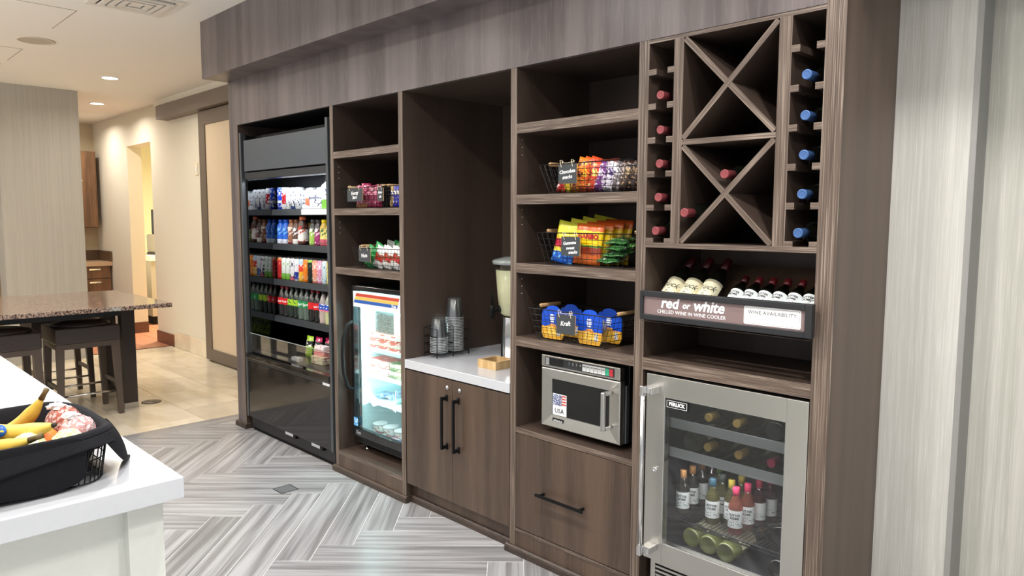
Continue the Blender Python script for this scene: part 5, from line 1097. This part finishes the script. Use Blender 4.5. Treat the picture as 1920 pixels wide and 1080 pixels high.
# loose corners of the cloth
def sheet(name, grid, par, sub=1):
    h_, w_ = len(grid), len(grid[0]); mb = MB().add([p for r in grid for p in r], [(r * w_ + i, r * w_ + i + 1, (r + 1) * w_ + i + 1, (r + 1) * w_ + i) for r in range(h_ - 1) for i in range(w_ - 1)], True)
    o = obj(name, mb, CLOTH, par); s1 = o.modifiers.new('solid', 'SOLIDIFY'); s1.thickness = 0.0025; s1.offset = 1; s2_ = o.modifiers.new('sub', 'SUBSURF'); s2_.levels = sub; s2_.render_levels = 2; return o
sheet('cloth_corner', [[(2.56, -1.733, 1.030), (2.62, -1.733, 1.032), (2.672, -1.748, 1.032), (2.704, -1.785, 1.030)],
                       [(2.56, -1.722, 1.005), (2.62, -1.718, 1.008), (2.676, -1.730, 1.010), (2.708, -1.772, 1.012)],
                       [(2.56, -1.712, 0.970), (2.61, -1.704, 0.972), (2.660, -1.712, 0.975), (2.694, -1.748, 0.978)],
                       [(2.55, -1.700, 0.935), (2.590, -1.693, 0.936), (2.630, -1.700, 0.938), (2.655, -1.722, 0.944)],
                       [(2.54, -1.690, 0.919), (2.565, -1.682, 0.919), (2.590, -1.684, 0.920), (2.606, -1.694, 0.923)],
                       [(2.535, -1.678, 0.918), (2.540, -1.672, 0.918), (2.545, -1.670, 0.919), (2.550, -1.670, 0.921)]], fb)
sheet('cloth_flap', [[(2.715, -1.800, 1.036), (2.718, -1.88, 1.036), (2.718, -1.98, 1.036), (2.718, -2.10, 1.036), (2.716, -2.25, 1.034)],
                     [(2.712, -1.800, 1.000), (2.718, -1.88, 1.000), (2.720, -1.98, 1.000), (2.718, -2.10, 1.000), (2.714, -2.25, 1.00)],
                     [(2.702, -1.802, 0.955), (2.712, -1.88, 0.955), (2.714, -1.98, 0.958), (2.710, -2.10, 0.958), (2.706, -2.25, 0.955)],
                     [(2.696, -1.806, 0.926), (2.712, -1.88, 0.917), (2.706, -1.98, 0.926), (2.702, -2.10, 0.930), (2.700, -2.25, 0.93)]], fb)
# fruit
def banana(M, L=0.19, r=0.019, bend_=1.15, lab='', sticker=False, flip=1):
    t = thing('banana', lab, 'banana'); R = L / bend_; pts = []; rad = []
    for i in range(13):
        f = i / 12; a = (f - 0.5) * bend_; pts.append((flip * R * math.sin(a), 0, R * (1 - math.cos(a)))); rad.append(r * (min(1, 0.35 + 3.2 * f) if f < 0.2 else min(1, 0.30 + 2.8 * (1 - f)) if f > 0.75 else 1))
    mb = MB().tube(pts, rad, 6)
    BN = wood('banana_skin', (214, 178, 70), (236, 204, 96), (150, 112, 60), (60, 60, 60), (12, 12, 12), 0.45, 'obj', fstr=0.22)
    bo = obj('peel', mb, BN, t); ms = bo.modifiers.new('sub', 'SUBSURF'); ms.levels = 1; ms.render_levels = 2
    e = Vector(pts[-1]); d = (e - Vector(pts[-2])).normalized(); obj('stem', MB().tube([e - d * 0.004, e + d * 0.012, e + d * 0.024], [0.007, 0.0055, 0.0065], 7), mat('banana_stem', (96, 78, 40), 0.6), t)
    e = Vector(pts[0]); d = (e - Vector(pts[1])).normalized(); obj('tip', MB().tube([e - d * 0.003, e + d * 0.005], [0.006, 0.004], 7), mat('banana_tip', (50, 38, 26), 0.7), t)
    if sticker:
        st = obj('sticker', MB().lathe([(0.0135, 0), (0.0135, 0.0008), (0, 0.0012)], 16, Matrix.Translation((-0.005, -0.0198, 0.002)) @ Matrix.Rotation(PI / 2, 4, 'X') @ Matrix.Scale(1.15, 4, (1, 0, 0))), mat('sticker_blue_oval', (30, 90, 180), 0.35), t)
        text('lettering', 'Chiquita', 0.0062, Matrix.Translation((-0.005, -0.0212, 0.002)), mat('ink_yellow', (245, 225, 80)), t, bold=0.0002)
    t.matrix_world = M; return t
A41 = math.radians(44)
banana(T(2.567, -1.918, 1.030, rz=A41, rx=-0.35), 0.20, 0.021, 0.7, 'yellow banana with blue sticker lying across the fruit in the cloth-lined basket', True, -1)
banana(T(2.635, -1.968, 1.022, rz=A41, rx=-0.2), 0.19, 0.020, 0.8, 'yellow banana nearest the front rim of the cloth-lined basket')
banana(T(2.435, -1.875, 1.010, rz=A41, ry=-0.62), 0.18, 0.020, 0.9, 'banana with dark stem poking up at the back of the fruit basket')
def crumple(r, seed, n=10, sq=(1, 1, 1), amp=0.12):
    rd = random.Random(seed); mb = MB(); vv = []; ff = []
    for j in range(n + 1):
        for i in range(2 * n):
            th = PI * j / n; ph = PI * i / n; rr_ = r * (1 + (rd.random() - 0.5) * amp) if 0 < j < n else r
            vv.append((rr_ * math.sin(th) * math.cos(ph) * sq[0], rr_ * math.sin(th) * math.sin(ph) * sq[1], rr_ * math.cos(th) * sq[2]))
    for j in range(n):
        for i in range(2 * n): i2 = (i + 1) % (2 * n); ff.append((j * 2 * n + i, j * 2 * n + i2, (j + 1) * 2 * n + i2, (j + 1) * 2 * n + i) if True else 0)
    return mb.add(vv, [tuple(reversed(f)) for f in ff], False)
def wrapmat(nm, c, c2):
    return zones('wrap_' + nm, [(0, c), (1, c)], c2, (170, 170, 170), 0.53, (-1, 2), 0.15, coat=0.7)
WRP = wrapmat('pink', (196, 146, 144), (222, 214, 214)); WRG = wrapmat('green', (196, 200, 150), (226, 230, 216)); WRR = wrapmat('red', (158, 88, 74), (200, 172, 166))
def wrapped(x, y_, z, r, mt, lab, seed, tail=True):
    t = thing('wrapped_apple', lab, 'apple', (x, y_, z))
    q = crumple(r, seed, 12, amp=0.10); obj('film', MB().add([(v.x + x, v.y + y_, v.z + z) for v in q.v], q.f, False), mt, t)
    if tail:
        tv = crumple(r * 0.42, seed + 5, 6, (1.2, 1.2, 0.5), 0.6)
        obj('film_twist', MB().add([(v.x + x - 0.006, v.y + y_ - 0.01, v.z + z + r * 1.02) for v in tv.v], tv.f, False), mat('cling_film', (220, 218, 220), 0.12, coat=0.8), t)
    return t
wrapped(2.505, -1.800, 1.018, 0.038, WRR, 'film-wrapped red apple with twisted top at the back of the fruit basket', 3)
wrapped(2.585, -1.790, 1.012, 0.036, WRP, 'film-wrapped pink apple by the right rim of the fruit basket', 4)
wrapped(2.640, -1.822, 1.000, 0.034, WRG, 'film-wrapped yellow-green apple below the pink apple in the fruit basket', 5, False)
wrapped(2.622, -1.893, 1.002, 0.034, WRG, 'film-wrapped green apple beside the front banana in the fruit basket', 6, False)
t_ = thing('orange', 'orange half hidden between wrapped apples in the fruit basket', 'orange', (2.585, -1.856, 1.0))
obj('peel', MB().lathe([(0.032 * math.sin(PI * i / 12), 1.0 - 0.032 * math.cos(PI * i / 12)) for i in range(13)], 20, Matrix.Translation((2.585, -1.856, 0))), mat('orange_peel', (238, 120, 30), 0.4, bump=0.5, bscale=400), t_)
for i, (x, y_) in enumerate(((2.50, -1.90), (2.43, -1.82), (2.46, -2.02), (2.56, -2.08))):
    t_ = thing('orange', 'orange low in the fruit basket, %s of four under the bananas' % ords[i], 'orange', (x, y_, 0.968), 'lower oranges in the fruit basket')
    obj('peel', MB().lathe([(0.033 * math.sin(PI * i / 12), 0.968 - 0.033 * math.cos(PI * i / 12)) for i in range(13)], 20, Matrix.Translation((x, y_, 0))), mat('orange_peel', (238, 120, 30)), t_)

# ------------------------------------------------------------------ SECTION: table, stools, hall
GRAN = mat('granite_brown', (120, 98, 84), 0.10, var=0.0)
mt_ = GRAN; nt = mt_.node_tree; N = nt.nodes; L = nt.links
tc = N.new('ShaderNodeTexCoord'); vo = N.new('ShaderNodeTexNoise'); vo.inputs['Scale'].default_value = 90; vo.inputs['Detail'].default_value = 4; L.new(tc.outputs['Object'], vo.inputs['Vector'])
rp = N.new('ShaderNodeValToRGB'); rp.color_ramp.elements[0].position = 0.40; rp.color_ramp.elements[0].color = lin((62, 48, 42)); rp.color_ramp.elements[1].position = 0.62; rp.color_ramp.elements[1].color = lin((176, 150, 132))
L.new(vo.outputs[0], rp.inputs[0]); L.new(rp.outputs[0], N['Principled BSDF'].inputs['Base Color'])
ESP = mat('espresso_wood', (52, 42, 37), 0.4, var=0.1, bscale=12); ESL = mat('stool_wood', (84, 72, 63), 0.45, var=0.1, bscale=12); SEAT = mat('dark_vinyl', (64, 54, 50), 0.35)
tb_ = thing('communal_table', 'high communal table with a speckled brown granite top on dark wood legs', 'table', (-1.9, -1.0, 0))
obj('tabletop', B(-2.58, -1.24, -2.75, -0.222, 0.828, 0.860), GRAN, tb_, bev=0.003)
obj('apron', B(-2.25, -1.69, -2.55, -0.36, 0.740, 0.828), mat('black_apron', (22, 22, 24), 0.4), tb_)
for xx, yy in ((-1.77, -0.45), (-2.25, -0.45), (-1.77, -2.5), (-2.25, -2.5)):
    l_ = obj('leg', B(xx, xx + 0.09, yy, yy + 0.095, 0.045, 0.828 if xx < -2 else 0.828), ESP, tb_); obj('leg_shoe', B(xx - 0.002, xx + 0.092, yy - 0.002, yy + 0.097, 0, 0.045), STEEL, l_)
obj('stretcher', B(-2.17, -1.76, -0.42, -0.38, 0.12, 0.17), ESP, tb_); 
def stool(x1, ya, label, grp):
    """x1: near (+x) face; ya: its +y side; footprint .44 x .44"""
    t = thing('bar_stool', label, 'stool', (x1 - 0.2, ya - 0.21, 0), grp)
    w_ = 0.43; x0 = x1 - 0.42; yb = ya - w_
    obj('seat', MB().box(x0, x1, yb, ya, 0.575, 0.690), SEAT, t, bev=0.008)
    obj('seat_pad', MB().lathe([(0.20, 0), (0.19, 0.018), (0.12, 0.030), (0, 0.032)], 20, Matrix.Translation((x1 - 0.21, ya - 0.215, 0.690))), SEAT, t)
    obj('seat_frame', MB().box(x0 + 0.005, x1 - 0.004, yb + 0.005, ya - 0.005, 0.535, 0.574), ESL, t)
    for sx in (0, 1):
        for sy in (0, 1):
            xa = x0 + 0.005 if sx == 0 else x1 - 0.049; yy = yb + 0.005 if sy == 0 else ya - 0.055; fx = -0.012 if sx == 0 else 0.012; fy = -0.015 if sy == 0 else 0.015
            obj('leg', MB().add([(xa, yy, 0.535), (xa + 0.045, yy, 0.535), (xa + 0.045, yy + 0.05, 0.535), (xa, yy + 0.05, 0.535), (xa + fx + 0.005, yy + fy + 0.008, 0), (xa + fx + 0.040, yy + fy + 0.008, 0), (xa + fx + 0.040, yy + fy + 0.042, 0), (xa + fx + 0.005, yy + fy + 0.042, 0)],
                [(0, 1, 2, 3), (7, 6, 5, 4), (0, 4, 5, 1), (1, 5, 6, 2), (2, 6, 7, 3), (3, 7, 4, 0)]), ESL, t)
    for xx in (x0 + 0.02, x1 - 0.02): obj('footrest', MB().tube([(xx, yb + 0.03, 0.185), (xx, ya - 0.03, 0.185)], 0.008, 8), CHROME, t)
    for yy in (yb + 0.02, ya - 0.02): obj('side_rail', B(x0 + 0.04, x1 - 0.04, yy - 0.008, yy + 0.008, 0.225, 0.255), ESL, t)
stool(-1.565, -0.495, 'dark wood bar stool at the corner of the granite table', 'bar stools at the granite table')
stool(-1.50, -1.02, 'dark wood bar stool second from the corner of the granite table', 'bar stools at the granite table')
stool(-2.28, -0.50, 'dark wood bar stool on the far side of the granite table', 'bar stools at the granite table')

# sliding door
d1 = thing('door_1', 'x', 'x', (-3.2, 0.82, 0)); del d1['label'], d1['category']; d1['kind'] = 'structure'
TAUP = mat('door_frame_taupe', (108, 96, 84), 0.45); 
obj('door_frame', MB().frame(-3.215, -0.9, 0.02, 2.575, 0.80, 0.84, 0.15, 0.15, 0.12, 0.14), TAUP, d1, bev=0.002)
obj('frosted_panel', B(-3.07, -1.05, 0.812, 0.828, 0.13, 2.44), mat('frosted_panel', (216, 196, 168), 0.35), d1)
t3 = struct('trim_3', B(-4.23, -0.75, 0.74, YH, 2.585, 2.735), mat('track_taupe', (116, 104, 94), 0.45), bev=0.002)
struct('trim_4', B(-4.4, -0.75, 0.78, YH, 2.745, ZC), HALLW)
sw = thing('wall_panel', 'small cream control plate on the hall wall beside the sliding door', 'switch', (-3.46, YH, 2.0)); obj('plate', B(-3.485, -3.425, YH - 0.01, YH, 1.95, 2.08), mat('cream_plastic', (232, 222, 196), 0.5), sw, bev=0.002); obj('button', B(-3.468, -3.442, YH - 0.014, YH - 0.01, 1.99, 2.03), WHITE, sw)
# ceiling fittings
def downlight(x, y_, lab):
    t = thing('ceiling_light', lab, 'light', (x, y_, ZC), 'recessed ceiling lights')
    obj('trim_ring', MB().lathe([(0.082, 0), (0.080, -0.005), (0.068, -0.006), (0.065, 0)], 24, Matrix.Translation((x, y_, ZC)), caps=(False, False)), WHITE, t)
    obj('lens', MB().lathe([(0, 0), (0.066, 0)], 24, Matrix.Translation((x, y_, ZC - 0.004)) @ Matrix.Rotation(PI, 4, 'X'), caps=(False, False)), mat('lamp_lens', (255, 255, 255), emit=(255, 248, 236), es=14), t)
downlight(-3.23, 0.0, 'round recessed ceiling light nearest the sliding door'); downlight(-5.03, 0.375, 'round recessed ceiling light further down the hall')
downlight(-5.9, 0.25, 'small recessed ceiling light beyond the second one in the hall'); downlight(-6.75, 0.35, 'furthest recessed ceiling light in the hall')
for x in (-0.4, 0.8, 2.0, 3.2, 4.4): downlight(x, -1.12, 'recessed ceiling light in front of the ' + {-0.4: 'open cooler', 0.8: 'glass door freezer', 2.0: 'base cabinet', 3.2: 'wine cabinet', 4.4: 'cream wallpaper'}[x])
t_ = thing('ceiling_speaker', 'round cream ceiling speaker above the granite table', 'speaker', (-2.03, -0.84, ZC))
obj('rim', MB().lathe([(0.125, 0), (0.124, -0.006), (0.112, -0.008), (0.110, -0.003)], 32, Matrix.Translation((-2.03, -0.84, ZC)), caps=(False, False)), mat('speaker_rim', (206, 196, 178), 0.6), t_)
obj('grille', MB().lathe([(0, 0), (0.111, 0)], 32, Matrix.Translation((-2.03, -0.84, ZC - 0.004)) @ Matrix.Rotation(PI, 4, 'X'), caps=(False, False)), mat('speaker_grille', (186, 176, 158), 0.7), t_)
def vent(x0, x1, y0, y1, lab):
    t = thing('ceiling_vent', lab, 'vent', ((x0 + x1) / 2, (y0 + y1) / 2, ZC)); VM = mat('vent_white', (222, 216, 206), 0.5)
    def ring(k, a, z, nm, th=0.006):
        obj(nm, MB().box(x0 + a, x1 - a, y0 + a, y0 + a + k, z - th, z).box(x0 + a, x1 - a, y1 - a - k, y1 - a, z - th, z).box(x0 + a, x0 + a + k, y0 + a + k, y1 - a - k, z - th, z).box(x1 - a - k, x1 - a, y0 + a + k, y1 - a - k, z - th, z), VM, t)
    w_ = x1 - x0
    ring(0.045, 0, ZC - 0.001, 'vent_frame')
    for i in range(3): ring(0.030, 0.057 + i * 0.044, ZC - 0.006 - 0.002 * i, 'vent_blade', 0.012)
    obj('vent_core', B(x0 + 0.19, x1 - 0.19, y0 + 0.19, y1 - 0.19, ZC - 0.018, ZC - 0.010), VM, t) if w_ > 0.42 else None
    obj('vent_throat', B(x0 + 0.045, x1 - 0.045, y0 + 0.045, y1 - 0.045, ZC - 0.003, ZC - 0.002), mat('vent_dark', (60, 54, 54), 0.8), t)
vent(-0.70, -0.25, -0.86, -0.41, 'square white ceiling vent with nested blades near the dark bulkhead'); vent(-3.6, -3.18, -1.25, -0.86, 'square white ceiling vent far over the granite table')
for i, (x0, y0, x1, y1) in enumerate(((-1.55, -1.5, -0.93, -0.84), (-3.0, -1.5, -2.43, -0.845))):
    struct('trim_%d' % (5 + i), MB().box(x0, x1, y1 - 0.004, y1, ZC - 0.0015, ZC).box(x1 - 0.004, x1, y0, y1, ZC - 0.0015, ZC), mat('hatch_gap', (150, 138, 120), 0.8))
# floor drain and socket cover
t_ = thing('floor_drain', 'square dark metal drain grate in the grey plank floor', 'drain', (0.765, -0.367, 0))
obj('drain_frame', MB().box(0.714, 0.818, -0.420, -0.412, -0.002, 0.0015).box(0.714, 0.818, -0.322, -0.314, -0.002, 0.0015).box(0.714, 0.722, -0.412, -0.322, -0.002, 0.0015).box(0.810, 0.818, -0.412, -0.322, -0.002, 0.0015), GREY, t_)
obj('drain_pit', B(0.722, 0.810, -0.412, -0.322, 0.0002, 0.0006), BLKM, t_)
mb = MB()
for i in range(8):
    mb.box(0.7235 + 0.011 * i, 0.7275 + 0.011 * i, -0.412, -0.322, 0.0005, 0.0014); mb.box(0.722, 0.810, -0.4105 + 0.0113 * i, -0.4065 + 0.0113 * i, 0.0005, 0.0014)
obj('drain_bars', mb, mat('drain_steel', (150, 152, 154), 0.4, 0.2), t_, kind='stuff')
t_ = thing('floor_socket', 'round dark metal floor socket cover beside the table leg', 'floor socket', (-1.70, -0.27, 0))
MS = Matrix.Translation((-1.78, -0.225, 0)); obj('cover', MB().lathe([(0.075, 0), (0.073, 0.004), (0.055, 0.006), (0.05, 0.004), (0.03, 0.004), (0.028, 0.006), (0, 0.006)], 24, MS), mat('bronze_metal', (86, 76, 64), 0.35, 0.7), t_)
# hall end cabinets
WAL = wood('walnut_cabinet', (92, 64, 42), (128, 92, 62), (150, 112, 78), (60, 60, 4), (8, 8, 0.6), 0.4, fstr=0.4)
t_ = thing('wall_cabinet', 'walnut wall cabinet at the end of the hall', 'cabinet', (-6.9, 0.6, 1.33))
obj('body', B(-7.09, -6.78, -0.3, 0.80, 1.36, 2.40), WAL, t_)
for a in (-0.28, 0.26): d = obj('door', B(-6.78, -6.76, a, a + 0.52, 1.37, 2.39), WAL, t_, bev=0.001)
obj('pull', B(-6.76, -6.745, 0.50, 0.62, 1.985, 2.01), CHROME, d)
t_ = thing('drawer_cabinet', 'walnut drawer cabinet hung under the speckled counter at the hall end', 'cabinet', (-6.8, 0.6, 0.45))
obj('body', B(-7.09, -6.52, -0.3, 0.85, 0.50, 0.845), WAL, t_)
for z in (0.505, 0.68):
    d = obj('drawer', B(-6.52, -6.50, 0.25, 0.84, z, z + 0.165), WAL, t_, bev=0.001); obj('pull', B(-6.50, -6.488, 0.58, 0.72, z + 0.11, z + 0.13), CHROME, d)
t_ = thing('hall_counter', 'short speckled stone counter with dark splashback at the hall end', 'countertop', (-6.8, 0.6, 0.85))
obj('slab', B(-7.09, -6.48, -0.3, 0.865, 0.846, 0.90), mat('speckled_stone', (190, 160, 128), 0.3, var=0.3, bscale=120), t_); obj('splashback', MB().box(-7.09, -7.06, -0.3, 0.865, 0.90, 1.04).box(-7.06, -6.48, 0.845, 0.865, 0.90, 1.04), mat('dark_stone', (96, 74, 54), 0.3, var=0.3, bscale=90), t_)
# dark buffet at the far left beyond the pillar
t_ = thing('buffet_cabinet', 'dark wood buffet cabinet half hidden behind the grey pillar', 'cabinet', (-5.1, -1.2, 0))
obj('base', B(-5.6, -5.0, -2.2, -0.75, 0, 0.98), ESP, t_); obj('counter', B(-5.65, -4.98, -2.2, -0.75, 0.98, 1.02), mat('speckled_stone', (190, 160, 128)), t_); obj('upper_box', B(-5.6, -5.2, -2.2, -0.75, 1.55, 2.3), ESP, t_)
t_ = thing('juice_machine', 'black counter machine with pale label behind the grey pillar', 'machine', (-5.3, -1.0, 1.02))
obj('body', B(-5.5, -5.1, -1.2, -0.82, 1.02, 1.5), BLK, t_, bev=0.01); obj('label_plate', B(-5.1, -5.095, -1.15, -0.87, 1.22, 1.46), mat('pale_plate', (220, 222, 214), 0.5), t_); obj('drip_tray', B(-5.1, -5.0, -1.15, -0.87, 1.02, 1.06), STEEL, t_)
# kitchen beyond the doorway
t_ = thing('kitchen_counter', 'stainless kitchen counter seen through the bright doorway', 'counter', (-6.6, 2.0, 0))
obj('cabinet', B(-7.0, -6.3, 1.30, 2.6, 0.12, 0.90), mat('kitchen_steel', (176, 170, 158), 0.45, 0.4), t_); obj('top', B(-7.05, -6.27, 1.28, 2.62, 0.90, 0.97), mat('kitchen_top', (240, 232, 206), 0.4), t_); obj('kick', B(-6.95, -6.35, 1.32, 2.6, 0, 0.12), BLKM, t_)
t_ = thing('toaster', 'grey countertop appliance on the kitchen counter through the doorway', 'appliance', (-6.7, 1.8, 0.97))
obj('body', B(-6.9, -6.5, 1.45, 2.3, 1.0, 1.26), mat('kitchen_steel', (176, 170, 158)), t_, bev=0.02); obj('base', B(-6.9, -6.5, 1.45, 2.3, 0.97, 1.0), BLK, t_)
t_ = thing('wall_dispenser', 'small dark paper dispenser with pink label above the kitchen counter', 'dispenser', (-7.0, 1.9, 1.4))
obj('case', B(-6.82, -6.62, 1.5, 2.1, 1.262, 1.62), BLK, t_, bev=0.01); obj('label_panel', B(-6.62, -6.612, 1.55, 2.0, 1.47, 1.58), mat('pink_panel', (226, 150, 130), 0.5), t_)
